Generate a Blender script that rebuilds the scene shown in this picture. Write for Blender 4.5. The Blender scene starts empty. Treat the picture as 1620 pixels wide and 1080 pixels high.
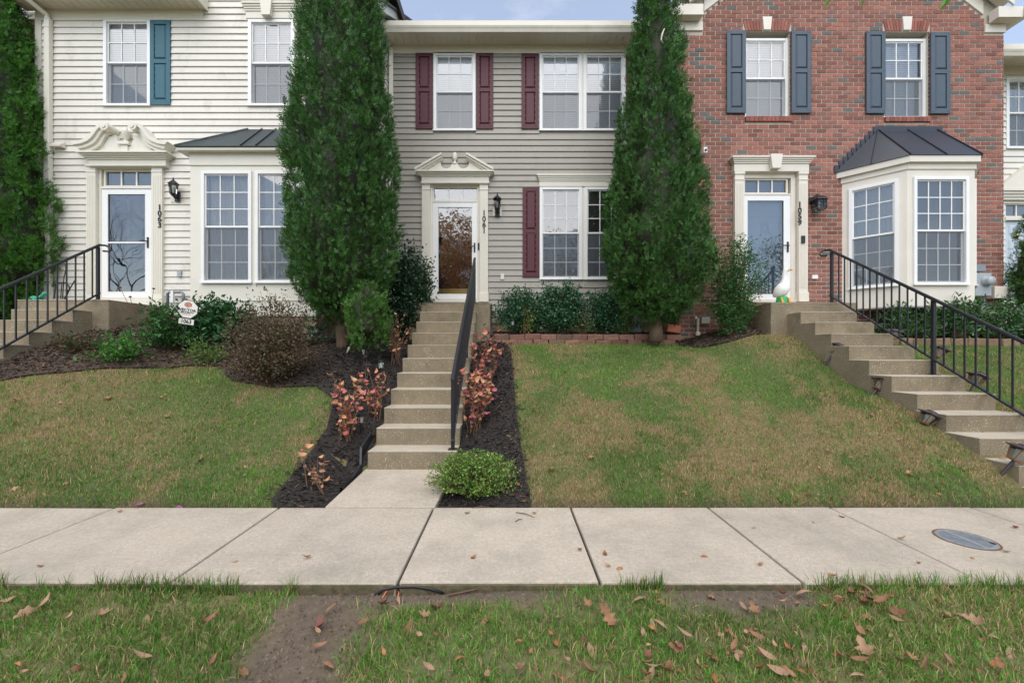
import bpy, bmesh, math, random
import numpy as np
from mathutils import Vector, Matrix
from mathutils.geometry import delaunay_2d_cdt

random.seed(7)
RNG = np.random.default_rng(11)
SC = bpy.context.scene
COL = SC.collection
R = math.radians

# ------------------------------------------------------------------ camera, sky, sun, exposure
F, CX, CY, EYE = 650.0, 805.0, 555.0, 1.39          # focal length and principal point in photo pixels
cam = bpy.data.objects.new('camera', bpy.data.cameras.new('camera'))
COL.objects.link(cam)
cam.location = (0, 0, EYE)
cam.rotation_euler = (R(90), 0, 0)
cam.data.sensor_width = 36
cam.data.lens = F / 1620 * 36
cam.data.shift_x = (810 - CX) / 1620
cam.data.shift_y = (CY - 540) / 1620
cam.data.clip_start = 0.05
cam.data.clip_end = 3000
SC.camera = cam

SUN_EL, SUN_AZ = R(57), R(184)                       # azimuth clockwise from +Y: behind the camera
world = bpy.data.worlds.new('World')
SC.world = world
world.use_nodes = True
wn = world.node_tree.nodes
wl = world.node_tree.links
sky = wn.new('ShaderNodeTexSky')
sky.sky_type = 'NISHITA'
sky.sun_disc = False
sky.sun_elevation = SUN_EL
sky.sun_rotation = SUN_AZ
sky.air_density = 1.0
sky.dust_density = 0.4
sky.ozone_density = 1.0
tc = wn.new('ShaderNodeTexCoord')
cn = wn.new('ShaderNodeTexNoise')
cn.inputs['Scale'].default_value = 2.2
cn.inputs['Detail'].default_value = 7
cn.inputs['Roughness'].default_value = 0.6
cmap = wn.new('ShaderNodeMapping')
cmap.inputs['Scale'].default_value = (1, 1, 2.5)
cr = wn.new('ShaderNodeMapRange')
cr.inputs['From Min'].default_value = 0.54
cr.inputs['From Max'].default_value = 0.75
cr.inputs['To Min'].default_value = 0.12
cr.inputs['To Max'].default_value = 0.30
cmix = wn.new('ShaderNodeMix')
cmix.data_type = 'RGBA'
cmix.inputs['B'].default_value = (10.0, 9.8, 9.6, 1)      # thin high cloud
bg = wn['Background']
bg.inputs['Strength'].default_value = 0.098
wl.new(tc.outputs['Generated'], cmap.inputs['Vector'])
wl.new(cmap.outputs['Vector'], cn.inputs['Vector'])
wl.new(cn.outputs['Fac'], cr.inputs['Value'])
wl.new(cr.outputs['Result'], cmix.inputs['Factor'])
wl.new(sky.outputs['Color'], cmix.inputs['A'])
wl.new(cmix.outputs['Result'], bg.inputs['Color'])

sl = bpy.data.lights.new('sun', 'SUN')
sl.energy = 1.5
sl.angle = R(84)
sl.color = (1.0, 0.92, 0.79)
sun = bpy.data.objects.new('sun', sl)
COL.objects.link(sun)
sd = Vector((math.sin(SUN_AZ) * math.cos(SUN_EL), math.cos(SUN_AZ) * math.cos(SUN_EL), math.sin(SUN_EL)))
sun.rotation_euler = (-sd).to_track_quat('-Z', 'Y').to_euler()
sun.location = (0, -6, 12)

SC.view_settings.view_transform = 'Standard'
SC.view_settings.look = 'None'
SC.view_settings.gamma = 1
SC.view_settings.exposure = 1.22

# ------------------------------------------------------------------ helpers
def U(x, z): return (x - CX) * z / F
def V(y, z): return EYE + (CY - y) * z / F

def N(nt, typ, **kw):
    n = nt.nodes.new(typ)
    for k, v in kw.items():
        if hasattr(n, k): setattr(n, k, v)
        else: n.inputs[k].default_value = v
    return n

def mat(name, col=(.5, .5, .5), rough=.6, var=.08, scale=8.0, bump=0.0, bscale=60.0, attr=False, trans=0.0,
        metal=0.0, spec=.5, speck=None, stretch=None, stain=None, objvar=0.0):
    m = bpy.data.materials.new(name)
    m.use_nodes = True
    nt = m.node_tree
    L = nt.links.new
    bs = nt.nodes['Principled BSDF']
    bs.inputs['Roughness'].default_value = rough
    bs.inputs['Metallic'].default_value = metal
    bs.inputs['Specular IOR Level'].default_value = spec
    geo = N(nt, 'ShaderNodeNewGeometry')
    vec = geo.outputs['Position']
    if stretch:
        mp = N(nt, 'ShaderNodeMapping')
        mp.inputs['Scale'].default_value = stretch
        L(vec, mp.inputs['Vector']); vec = mp.outputs['Vector']
    if attr:
        a = N(nt, 'ShaderNodeAttribute', attribute_name='Col')
        c = a.outputs['Color']
    else:
        rgb = N(nt, 'ShaderNodeRGB'); rgb.outputs[0].default_value = (*col, 1)
        c = rgb.outputs[0]
    if var > 0:
        nz = N(nt, 'ShaderNodeTexNoise', Scale=scale, Detail=6.0, Roughness=.65)
        L(vec, nz.inputs['Vector'])
        mr = N(nt, 'ShaderNodeMapRange'); 
        mr.inputs['From Min'].default_value = .25; mr.inputs['From Max'].default_value = .75
        mr.inputs['To Min'].default_value = 1 - var; mr.inputs['To Max'].default_value = 1 + var
        L(nz.outputs['Fac'], mr.inputs['Value'])
        mx = N(nt, 'ShaderNodeVectorMath', operation='SCALE')
        L(c, mx.inputs[0]); L(mr.outputs['Result'], mx.inputs['Scale'])
        c = mx.outputs['Vector']
    if objvar:
        oi = N(nt, 'ShaderNodeObjectInfo'); mo = N(nt, 'ShaderNodeMapRange')
        mo.inputs['To Min'].default_value = 1 - objvar; mo.inputs['To Max'].default_value = 1 + objvar
        L(oi.outputs['Random'], mo.inputs['Value'])
        mv = N(nt, 'ShaderNodeVectorMath', operation='SCALE'); L(c, mv.inputs[0]); L(mo.outputs['Result'], mv.inputs['Scale']); c = mv.outputs['Vector']
    if speck:                                   # (colour, voronoi scale, threshold)
        vo = N(nt, 'ShaderNodeTexVoronoi', Scale=speck[1])
        L(geo.outputs['Position'], vo.inputs['Vector'])
        n2 = N(nt, 'ShaderNodeTexNoise', Scale=6.0, Detail=3.0)
        L(geo.outputs['Position'], n2.inputs['Vector'])
        th = N(nt, 'ShaderNodeMath', operation='MULTIPLY'); th.inputs[1].default_value = speck[2] * 2
        L(n2.outputs['Fac'], th.inputs[0])
        lt = N(nt, 'ShaderNodeMath', operation='LESS_THAN')
        L(vo.outputs['Distance'], lt.inputs[0]); L(th.outputs[0], lt.inputs[1])
        wn_ = N(nt, 'ShaderNodeTexWhiteNoise'); L(vo.outputs['Color'], wn_.inputs['Vector'])
        gt = N(nt, 'ShaderNodeMath', operation='MULTIPLY')
        L(lt.outputs[0], gt.inputs[0]); L(wn_.outputs['Value'], gt.inputs[1])
        mc = N(nt, 'ShaderNodeMix', data_type='RGBA')
        mc.inputs['B'].default_value = (*speck[0], 1)
        L(gt.outputs[0], mc.inputs['Factor']); L(c, mc.inputs['A'])
        c = mc.outputs['Result']
    if stain:                                   # (colour, scale, low, high, amount)
        n3 = N(nt, 'ShaderNodeTexNoise', Scale=stain[1], Detail=8.0, Roughness=.7)
        L(vec, n3.inputs['Vector'])
        m3 = N(nt, 'ShaderNodeMapRange')
        m3.inputs['From Min'].default_value = stain[2]; m3.inputs['From Max'].default_value = stain[3]
        m3.inputs['To Max'].default_value = stain[4]
        L(n3.outputs['Fac'], m3.inputs['Value'])
        mc = N(nt, 'ShaderNodeMix', data_type='RGBA')
        mc.inputs['B'].default_value = (*stain[0], 1)
        L(m3.outputs['Result'], mc.inputs['Factor']); L(c, mc.inputs['A'])
        c = mc.outputs['Result']
    L(c, bs.inputs['Base Color'])
    if bump > 0:
        nb = N(nt, 'ShaderNodeTexNoise', Scale=bscale, Detail=5.0, Roughness=.7)
        L(vec, nb.inputs['Vector'])
        bp = N(nt, 'ShaderNodeBump', Strength=bump, Distance=.01)
        L(nb.outputs['Fac'], bp.inputs['Height']); L(bp.outputs['Normal'], bs.inputs['Normal'])
    if trans > 0:
        tr = N(nt, 'ShaderNodeBsdfTranslucent')
        L(c, tr.inputs['Color'])
        ms = N(nt, 'ShaderNodeMixShader', Fac=trans)
        L(bs.outputs[0], ms.inputs[1]); L(tr.outputs[0], ms.inputs[2])
        L(ms.outputs[0], nt.nodes['Material Output'].inputs['Surface'])
    return m

def glass_mat(name, tint=(.93, .96, .98), ior=2.3, rough=0.0, wob=.0):
    m = bpy.data.materials.new(name); m.use_nodes = True
    nt = m.node_tree; L = nt.links.new
    nt.nodes.remove(nt.nodes['Principled BSDF'])
    fr = N(nt, 'ShaderNodeFresnel', IOR=ior)
    gl = N(nt, 'ShaderNodeBsdfGlossy', Roughness=rough)
    gl.inputs['Color'].default_value = (1, 1, 1, 1)
    tr = N(nt, 'ShaderNodeBsdfTransparent'); tr.inputs['Color'].default_value = (*tint, 1)
    ms = N(nt, 'ShaderNodeMixShader')
    if wob:
        g = N(nt, 'ShaderNodeNewGeometry'); nz = N(nt, 'ShaderNodeTexNoise', Scale=3.0, Detail=1.0)
        L(g.outputs['Position'], nz.inputs['Vector'])
        bp = N(nt, 'ShaderNodeBump', Strength=wob, Distance=.02)
        L(nz.outputs['Fac'], bp.inputs['Height']); L(bp.outputs['Normal'], gl.inputs['Normal'])
    L(fr.outputs[0], ms.inputs[0]); L(tr.outputs[0], ms.inputs[1]); L(gl.outputs[0], ms.inputs[2])
    L(ms.outputs[0], nt.nodes['Material Output'].inputs['Surface'])
    return m

def screen_mat(name, col, opac):
    m = bpy.data.materials.new(name); m.use_nodes = True
    nt = m.node_tree; L = nt.links.new
    bs = nt.nodes['Principled BSDF']; bs.inputs['Base Color'].default_value = (*col, 1); bs.inputs['Roughness'].default_value = .8
    tr = N(nt, 'ShaderNodeBsdfTransparent'); ms = N(nt, 'ShaderNodeMixShader', Fac=opac)
    L(tr.outputs[0], ms.inputs[1]); L(bs.outputs[0], ms.inputs[2])
    L(ms.outputs[0], nt.nodes['Material Output'].inputs['Surface'])
    return m

M = {}
M['cream_siding'] = mat('cream_siding', (.70, .668, .60), .45, .05, 2.0, .08, 90, stain=((.33, .31, .21), 1.7, .55, .72, .42), stretch=(1.5, 1, .8), objvar=.03)
M['taupe_siding'] = mat('taupe_siding', (.335, .31, .27), .45, .06, 2.0, .08, 90, stain=((.22, .205, .14), 1.6, .55, .72, .42), stretch=(1.5, 1, .8), objvar=.035)
M['cream_trim'] = mat('cream_trim', (.72, .685, .59), .4, .04, 3, .04, 60)
M['pale_trim'] = mat('pale_trim', (.72, .67, .585), .4, .05, 3, .05, 60)
M['gutter_metal'] = mat('gutter_metal', (.60, .56, .47), .4, .1, 3, .05, 40, stain=((.3, .28, .2), 2, .55, .75, .5))
M['soffit'] = mat('soffit', (.66, .60, .48), .5, .06, 3)
M['white_vinyl'] = mat('white_vinyl', (.82, .82, .81), .3, .03, 3)
M['burgundy'] = mat('burgundy', (.080, .013, .022), .55, .08, 6, .06, 150)
M['teal'] = mat('teal', (.028, .115, .155), .55, .08, 6, .06, 150)
M['slate'] = mat('slate', (.058, .084, .115), .55, .07, 6, .06, 150)
M['brick'] = mat('brick', rough=.85, var=.22, scale=26, bump=.35, bscale=70, attr=True)
M['mortar'] = mat('mortar', (.53, .48, .40), .9, .12, 12, .3, 80)
M['metal_roof'] = mat('metal_roof', (.012, .018, .032), .42, .15, 3, 0, metal=0.0, spec=.6)
M['green_roof'] = mat('green_roof', (.016, .032, .04), .42, .15, 3, 0, spec=.6)
M['shingle'] = mat('shingle', (.09, .085, .08), .9, .25, 14, .4, 60)
M['black_metal'] = mat('black_metal', (.014, .014, .018), .38, .15, 20, .05, 200)
M['concrete'] = mat('concrete', (.50, .43, .34), .9, .20, 34, .7, 120, speck=((.72, .68, .6), 95, .25), stain=((.24, .215, .175), 1.4, .44, .72, .6), objvar=.06)
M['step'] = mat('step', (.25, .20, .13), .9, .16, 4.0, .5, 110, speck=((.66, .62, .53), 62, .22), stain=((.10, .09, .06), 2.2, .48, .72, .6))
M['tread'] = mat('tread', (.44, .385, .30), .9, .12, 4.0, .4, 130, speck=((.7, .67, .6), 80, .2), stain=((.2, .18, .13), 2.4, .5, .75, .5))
M['foundation'] = mat('foundation', (.34, .27, .17), .9, .15, 5, .4, 60)
M['soil'] = mat('soil', rough=.95, var=.25, scale=22, bump=.8, bscale=45, attr=True)
M['grass'] = mat('grass', rough=.6, var=.12, scale=30, attr=True, trans=.25, spec=.3)
M['leaf'] = mat('leaf', rough=.5, var=.12, scale=40, attr=True, trans=.22, spec=.35)
M['glossy_leaf'] = mat('glossy_leaf', rough=.32, var=.12, scale=40, attr=True, trans=.12, spec=.5)
M['dead_leaf'] = mat('dead_leaf', rough=.7, var=.25, scale=45, bump=.2, bscale=120, attr=True, trans=.12)
M['mulch'] = mat('mulch', rough=.95, var=.4, scale=40, bump=1.0, bscale=60, attr=True)
M['bark'] = mat('bark', (.12, .078, .05), .9, .45, 18, 1.0, 30, stretch=(1, 1, .25))
M['grey_bark'] = mat('grey_bark', (.13, .11, .09), .9, .3, 10, .6, 30)
M['twig'] = mat('twig', (.13, .075, .045), .85, .2, 30)
M['glass'] = glass_mat('glass')
M['door_glass'] = glass_mat('door_glass', (.80, .85, .9), 2.5, 0, .06)
M['lamp_glass'] = glass_mat('lamp_glass', (.85, .85, .82), 1.6, .05)
M['screen'] = screen_mat('insect_screen', (.16, .18, .21), .36)
M['blind'] = mat('blind', (.90, .91, .92), .5, .03, 4)
M['dim_blind'] = mat('dim_blind', (.20, .18, .15), .5, .05, 4)
M['sheer'] = mat('sheer', (.74, .73, .70), .8, .05, 6)
M['room'] = mat('room', (.06, .055, .05), .9, .1, 2)
M['brass'] = mat('brass', (.75, .55, .22), .28, .05, 3, metal=.9)
M['pale_door'] = mat('pale_door', (.50, .58, .66), .4, .04, 3)
M['dark_door'] = mat('dark_door', (.02, .05, .07), .35, .05, 3)
M['grey_box'] = mat('grey_box', (.36, .40, .42), .45, .06, 5)
M['pvc'] = mat('pvc', (.72, .70, .62), .4, .06, 5)
M['grey_pipe'] = mat('grey_pipe', (.22, .26, .30), .5, .06, 5)
M['paver'] = mat('paver', rough=.92, var=.3, scale=14, bump=.8, bscale=60, attr=True)
M['terracotta'] = mat('terracotta', (.42, .14, .08), .9, .2, 14, .6, 60)
M['plastic_black'] = mat('plastic_black', (.012, .013, .015), .45, .1, 10)
M['bronze'] = mat('bronze', (.055, .042, .05), .4, .15, 10)
M['copper'] = mat('copper', (.32, .16, .09), .4, .1, 20, metal=.5)
M['solar'] = mat('solar', (.03, .035, .06), .15, .05, 10)
M['white_paint'] = mat('white_paint', (.82, .81, .77), .35, .03, 10)
M['orange_paint'] = mat('orange_paint', (.75, .33, .02), .4, .05, 10)
M['green_paint'] = mat('green_paint', (.03, .36, .12), .4, .05, 10)
M['verdigris'] = mat('verdigris', (.03, .30, .20), .55, .25, 25)
M['sign_white'] = mat('sign_white', (.74, .72, .66), .4, .04, 20)
M['sign_black'] = mat('sign_black', (.02, .02, .02), .5, 0)
M['sign_orange'] = mat('sign_orange', (.40, .11, .05), .5, 0)
M['blue_glaze'] = mat('blue_glaze', (.03, .06, .32), .25, .1, 20)
M['tan_clay'] = mat('tan_clay', (.55, .40, .24), .7, .1, 20)
M['iron_cover'] = mat('iron_cover', (.27, .29, .31), .7, .25, 14, .2, 60, metal=.25)
M['rust'] = mat('rust', (.16, .08, .045), .9, .2, 20)
M['asphalt'] = mat('asphalt', (.05, .05, .052), .9, .15, 20, .3, 150)
M['moss'] = mat('moss', (.13, .105, .06), .95, .5, 30, .8, 60, stain=((.07, .08, .03), 5, .5, .65, .8))
M['red_cable'] = mat('red_cable', (.45, .04, .03), .5, 0)
M['orange_cable'] = mat('orange_cable', (.7, .2, .08), .5, 0)

class MB:
    def __init__(s): s.v = []; s.f = []
    def add(s, vs, fs):
        o = len(s.v); s.v += [tuple(p) for p in vs]; s.f += [tuple(i + o for i in f) for f in fs]; return s
    def box(s, x0, x1, y0, y1, z0, z1):
        if x0 > x1: x0, x1 = x1, x0
        if y0 > y1: y0, y1 = y1, y0
        if z0 > z1: z0, z1 = z1, z0
        vs = [(x0,y0,z0),(x1,y0,z0),(x1,y1,z0),(x0,y1,z0),(x0,y0,z1),(x1,y0,z1),(x1,y1,z1),(x0,y1,z1)]
        return s.add(vs, [(0,3,2,1),(4,5,6,7),(0,1,5,4),(1,2,6,5),(2,3,7,6),(3,0,4,7)])
    def prism(s, poly, a, b, axis='y'):
        """polygon (u,w) extruded along axis; 'y': (x,z), 'x': (y,z), 'z': (x,y)"""
        def p(u, w, t):
            return (u, t, w) if axis == 'y' else ((t, u, w) if axis == 'x' else (u, w, t))
        n = len(poly)
        vs = [p(u, w, a) for u, w in poly] + [p(u, w, b) for u, w in poly]
        fs = [tuple(range(n)), tuple(range(2 * n - 1, n - 1, -1))]
        fs += [(i, i + n, (i + 1) % n + n, (i + 1) % n) for i in range(n)]
        return s.add(vs, fs)
    def tube(s, pts, r, n=6, cap=True):
        pts = [Vector(p) for p in pts]
        rs = r if isinstance(r, (list, tuple)) else [r] * len(pts)
        vs = []; fs = []
        prev = None
        for i, p in enumerate(pts):
            t = (pts[min(i + 1, len(pts) - 1)] - pts[max(i - 1, 0)]).normalized()
            if prev is None:
                a = t.orthogonal().normalized()
            else:
                a = (prev - t * prev.dot(t)).normalized()
            prev = a; b = t.cross(a)
            for k in range(n):
                an = 2 * math.pi * k / n
                vs.append(p + (a * math.cos(an) + b * math.sin(an)) * rs[i])
        for i in range(len(pts) - 1):
            for k in range(n):
                k2 = (k + 1) % n
                fs.append((i*n+k, i*n+k2, (i+1)*n+k2, (i+1)*n+k))
        if cap:
            fs.append(tuple(range(n - 1, -1, -1))); fs.append(tuple(range((len(pts)-1)*n, len(pts)*n)))
        return s.add(vs, fs)
    def lathe(s, prof, c, n=16, axis='z'):
        vs = []; fs = []
        for (r, h) in prof:
            for k in range(n):
                an = 2 * math.pi * (k + .5) / n
                q = (r * math.cos(an), r * math.sin(an), h)
                if axis == 'y': q = (q[0], q[2], q[1])
                if axis == 'x': q = (q[2], q[0], q[1])
                vs.append((c[0] + q[0], c[1] + q[1], c[2] + q[2]))
        for i in range(len(prof) - 1):
            for k in range(n):
                k2 = (k + 1) % n
                fs.append((i*n+k, i*n+k2, (i+1)*n+k2, (i+1)*n+k))
        fs.append(tuple(range(n - 1, -1, -1))); fs.append(tuple(range((len(prof)-1)*n, len(prof)*n)))
        return s.add(vs, fs)
    def mesh(s, name, m, smooth=False, T=None):
        me = bpy.data.meshes.new(name)
        vs = s.v if T is None else [tuple(T @ Vector(p)) for p in s.v]
        me.from_pydata(vs, [], s.f)
        if len(s.f) > 1:
            bm = bmesh.new(); bm.from_mesh(me); bmesh.ops.recalc_face_normals(bm, faces=bm.faces); bm.to_mesh(me); bm.free()
        if smooth: me.polygons.foreach_set('use_smooth', [True] * len(me.polygons))
        me.materials.append(M[m] if isinstance(m, str) else m)
        return me
    def build(s, name, m, parent=None, smooth=False, T=None, bevel=0, kind=None, local=False):
        o = bpy.data.objects.new(name, s.mesh(name, m, smooth, T))
        COL.objects.link(o)
        if parent is not None: adopt(o, parent, local)
        if bevel:
            b = o.modifiers.new('bevel', 'BEVEL'); b.width = bevel; b.segments = 2; b.limit_method = 'ANGLE'; b.angle_limit = R(40)
        if kind: o['kind'] = kind
        return o

def adopt(o, parent, local=False):
    o.parent = parent
    if not local and parent.type == 'EMPTY':
        o.matrix_parent_inverse = Matrix.LocRotScale(parent.location, parent.rotation_euler, None).inverted()

def thing(name, loc, label, cat, group=None, rot=(0, 0, 0)):
    o = bpy.data.objects.new(name, None); COL.objects.link(o)
    o.location = loc; o.rotation_euler = rot; o.empty_display_size = .2
    return tag(o, label, cat, group)
def tag(o, label, cat, group=None):
    o['label'] = label; o['category'] = cat
    if group: o['group'] = group
    return o
def setting(name, loc=(0, 0, 0)):
    o = bpy.data.objects.new(name, None); COL.objects.link(o); o.location = loc; o['kind'] = 'structure'; return o
def dup(root, loc, rot, label=None):
    c = root.copy(); COL.objects.link(c); c.location = loc; c.rotation_euler = rot
    if label: c['label'] = label
    for ch in root.children:
        d = ch.copy(); COL.objects.link(d); d.parent = c
        for g in ch.children:
            e = g.copy(); COL.objects.link(e); e.parent = d
    return c

def np_mesh(name, verts, faces_n, idx, cols, m, smooth=False):
    """verts (N,3); idx flat indices; faces_n = verts per face; cols (N,3) or None"""
    me = bpy.data.meshes.new(name)
    nf = len(idx) // faces_n
    me.vertices.add(len(verts)); me.loops.add(len(idx)); me.polygons.add(nf)
    me.vertices.foreach_set('co', np.ascontiguousarray(verts, dtype=np.float32).ravel())
    me.loops.foreach_set('vertex_index', np.ascontiguousarray(idx, dtype=np.int32))
    me.polygons.foreach_set('loop_start', np.arange(0, nf * faces_n, faces_n, dtype=np.int32))
    me.update(calc_edges=True)
    if cols is not None: paint(me, cols)
    if smooth: me.polygons.foreach_set('use_smooth', [True] * nf)
    me.materials.append(M[m] if isinstance(m, str) else m)
    return me
def paint(me, cols):
    a = me.attributes.new('Col', 'FLOAT_COLOR', 'POINT')
    c = np.ones((len(me.vertices), 4), dtype=np.float32); c[:, :3] = cols
    a.data.foreach_set('color', c.ravel())
def link(name, me, parent=None, kind=None, local=False):
    o = bpy.data.objects.new(name, me); COL.objects.link(o)
    if parent is not None: adopt(o, parent, local)
    if kind: o['kind'] = kind
    return o

_ng = {}
def noise2(x, y, s, seed):
    """smooth value noise 0..1 for arrays"""
    if seed not in _ng: _ng[seed] = np.random.default_rng(seed).random((128, 128))
    g = _ng[seed]
    u = np.asarray(x) * s + 512.3; v = np.asarray(y) * s + 512.7
    i = np.floor(u).astype(int); j = np.floor(v).astype(int)
    a = u - i; b = v - j; a = a*a*(3-2*a); b = b*b*(3-2*b)
    i0 = i % 128; j0 = j % 128; i1 = (i+1) % 128; j1 = (j+1) % 128
    return (g[i0,j0]*(1-a)+g[i1,j0]*a)*(1-b)+(g[i0,j1]*(1-a)+g[i1,j1]*a)*b
def fbm(x, y, s, seed):
    return (noise2(x,y,s,seed)*.5+noise2(x,y,s*2.1,seed+1)*.28+noise2(x,y,s*4.3,seed+2)*.22)
def sstep(a, b, x):
    t = np.clip((np.asarray(x, dtype=float)-a)/(b-a), 0, 1); return t*t*(3-2*t)

# ------------------------------------------------------------------ ground
YN, YF = 2.47, 3.654                                 # sidewalk near and far edge
ZL, ZM, ZR = 7.75, 8.60, 7.88                        # facade planes of the three townhouses
PY = [-60, 0.2, 0.75, 2.44, 2.50, 3.62, 3.70, 4.4, 5.0, 5.6, 6.2, 6.8, 7.5, 8.6, 40]
PZ = [-.22, -.22, -.085, -.032, -.10, -.10, .015, .34, .62, .89, 1.13, 1.35, 1.52, 1.69, 1.75]
def gh(X, Y):
    X = np.asarray(X, dtype=float); Y = np.asarray(Y, dtype=float)
    z = np.interp(Y, PY, PZ)
    z = z + .26 * sstep(3.2, 4.3, X) * sstep(5.7, 6.9, Y) * (1 - .6 * sstep(5.2, 6.0, X))
    z = z + .42 * sstep(4.4, 6.5, -X) * sstep(3.9, 5.4, Y)                         # the bank beside the steps of 1063
    z = z + .10 * sstep(3.0, 4.4, X) * sstep(3.72, 3.95, Y) * (1 - sstep(4.9, 5.6, Y))
    z = z + .16 * np.exp(-((X + 2.9)**2 / 1.6 + (Y - 6.7)**2 / .8))
    z = z + .05 * (fbm(X, Y, .9, 40) - .5) * sstep(3.8, 4.4, Y)
    line = np.interp(Y, [3.65, 4.57, 4.58, 7.6], [-.06, -.02, .06, 2.0])         # the cutting of the middle steps
    k = 1 - sstep(.50, 1.25, np.abs(X + 1.08))
    z = z - np.maximum(z - line, 0) * k
    z = z + .03 * (fbm(X, Y, 2.2, 44) - .5) * (1 - sstep(2.2, 2.45, Y)) * sstep(.9, 1.3, Y)
    return z
def G(x, y):
    """ground point seen at photo pixel (x, y)"""
    zs = np.linspace(1.2, 9, 2000)
    h = V(y, zs) - gh(U(x, zs), zs)
    k = int(np.argmax(h < 0)) if (h < 0).any() else len(zs) - 1
    z = zs[k]
    return Vector((U(x, z), z, float(gh(U(x, z), z))))
def P(x, y, z): return Vector((U(x, z), z, V(y, z)))

def tan_mask(X, Y):
    n = fbm(X, Y, .75, 60) * .38 + fbm(X, Y, 2.2, 64) * .40 + .22 * fbm(X, Y, 6, 67)
    t = sstep(.425, .60, n)
    t = np.maximum(t, .8 * np.exp(-((X + 4.6)**2 / 1.4 + (Y - 4.6)**2 / .25)))
    t = np.maximum(t, .75 * np.exp(-((X + 5.6)**2 / 1.0 + (Y - 5.2)**2 / .3)))
    t = np.maximum(t, .7 * np.exp(-((X - .55)**2 / .5 + (Y - 4.7)**2 / .12)))
    t = t * np.where(Y < 2.5, .55, 1.0)
    return np.clip(t, 0, 1)
def soil_mask(X, Y):
    """bare earth on the verge"""
    a = np.exp(-(((X + 1.0 + .10 * (Y - 1.8) + .35 * (fbm(X, Y, 1.8, 75) - .5)) / .27)**4 + ((Y - 1.75) / .85)**6))
    b = np.exp(-(((X + .45) / .75)**4 + ((Y - 2.44) / .13)**4))
    c = np.exp(-(((X - 1.35) / .45)**4 + ((Y - 2.40) / .17)**4))
    return np.clip(np.maximum(np.maximum(a, b), c) * 1.3 + (fbm(X, Y, 4, 70) - .5) * .9, 0, 1) * (Y < 2.6)

# polygons of the planted beds, traced on the ground
left_bed_px = [(-160, 632), (0, 604), (90, 592), (180, 584), (300, 580), (345, 580), (365, 603), (430, 615), (500, 612), (528, 632),
               (517, 680), (470, 745), (428, 797)]
left_bed = [(p.x, p.y) for p in (G(*q) for q in left_bed_px)]
left_bed += [(-2.1, 3.67), (-1.68, 3.67), (-1.6, 4.57), (-1.6, 7.6), (-1.9, 8.55), (-2.6, 8.55), (-2.6, 7.7), (-6.4, 7.7), (-6.45, 6.6), (-6.7, 6.6), (-6.7, 5.2)]
strip_bed = [(-.64, 3.67), (.2, 3.67), (.12, 4.5), (.08, 5.3), (.06, 6.2), (.03, 7.1), (-.1, 7.52), (-.33, 7.56), (-.6, 7.56), (-.62, 4.57)]
house_bed = [(-.33, 7.62), (.4, 7.60), (3.1, 7.62), (3.22, 7.66), (3.22, 8.57), (-.33, 8.57)]
brick_bed = [(3.0, 7.3), (3.4, 7.05), (4.0, 6.95), (4.45, 7.02), (4.48, 7.85), (3.3, 7.85)]
hedge_bed = [(6.05, 7.05), (7.0, 6.95), (9.2, 6.95), (11, 7.0), (11, 7.8), (8.9, 7.85), (6.4, 7.85), (6.0, 7.85)]
def inside(poly, X, Y):
    X = np.asarray(X); Y = np.asarray(Y); r = np.zeros(X.shape, bool)
    n = len(poly)
    for i in range(n):
        x1, y1 = poly[i]; x2, y2 = poly[(i + 1) % n]
        c = ((y1 > Y) != (y2 > Y)) & (X < (x2 - x1) * (Y - y1) / (y2 - y1 + 1e-12) + x1)
        r ^= c
    return r

def ground_cols(X, Y):
    t = tan_mask(X, Y)[:, None]; s = soil_mask(X, Y)[:, None]
    c = np.array((.08, .095, .03)) * (1 - t) + np.array((.17, .128, .06)) * t
    c = np.where((Y < 2.6)[:, None], c * np.array((1.5, 1.4, 1.6)), c)
    c = c * (1 - s) + np.array((.13, .098, .068)) * s
    edge = (np.exp(-((Y - 3.68) / .05)**2))[:, None]
    return c * (1 - edge * .8) + np.array((.06, .042, .028)) * edge * .8

def grid(xs, ys):
    gx, gy = np.meshgrid(xs, ys)
    X = gx.ravel(); Y = gy.ravel(); nx = len(xs); ny = len(ys)
    i = np.arange(nx * ny).reshape(ny, nx)
    q = np.stack([i[:-1, :-1], i[:-1, 1:], i[1:, 1:], i[1:, :-1]], -1).reshape(-1)
    return X, Y, q
xs = np.concatenate([np.linspace(-400, -22, 14), np.arange(-20, 20.01, .12), np.linspace(22, 400, 14)])
ys = np.concatenate([np.linspace(-400, -8, 16), np.arange(-6, .6, .5), np.arange(.7, 2.44, .07), [2.44, 2.50, 3.62], np.arange(3.70, 9.1, .09), np.linspace(9.5, 40, 10), [120, 400]])
X, Y, q = grid(xs, ys)
ground = link('ground', np_mesh('ground', np.stack([X, Y, gh(X, Y)], 1), 4, q, ground_cols(X, Y), 'soil', True), kind='structure')

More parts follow.
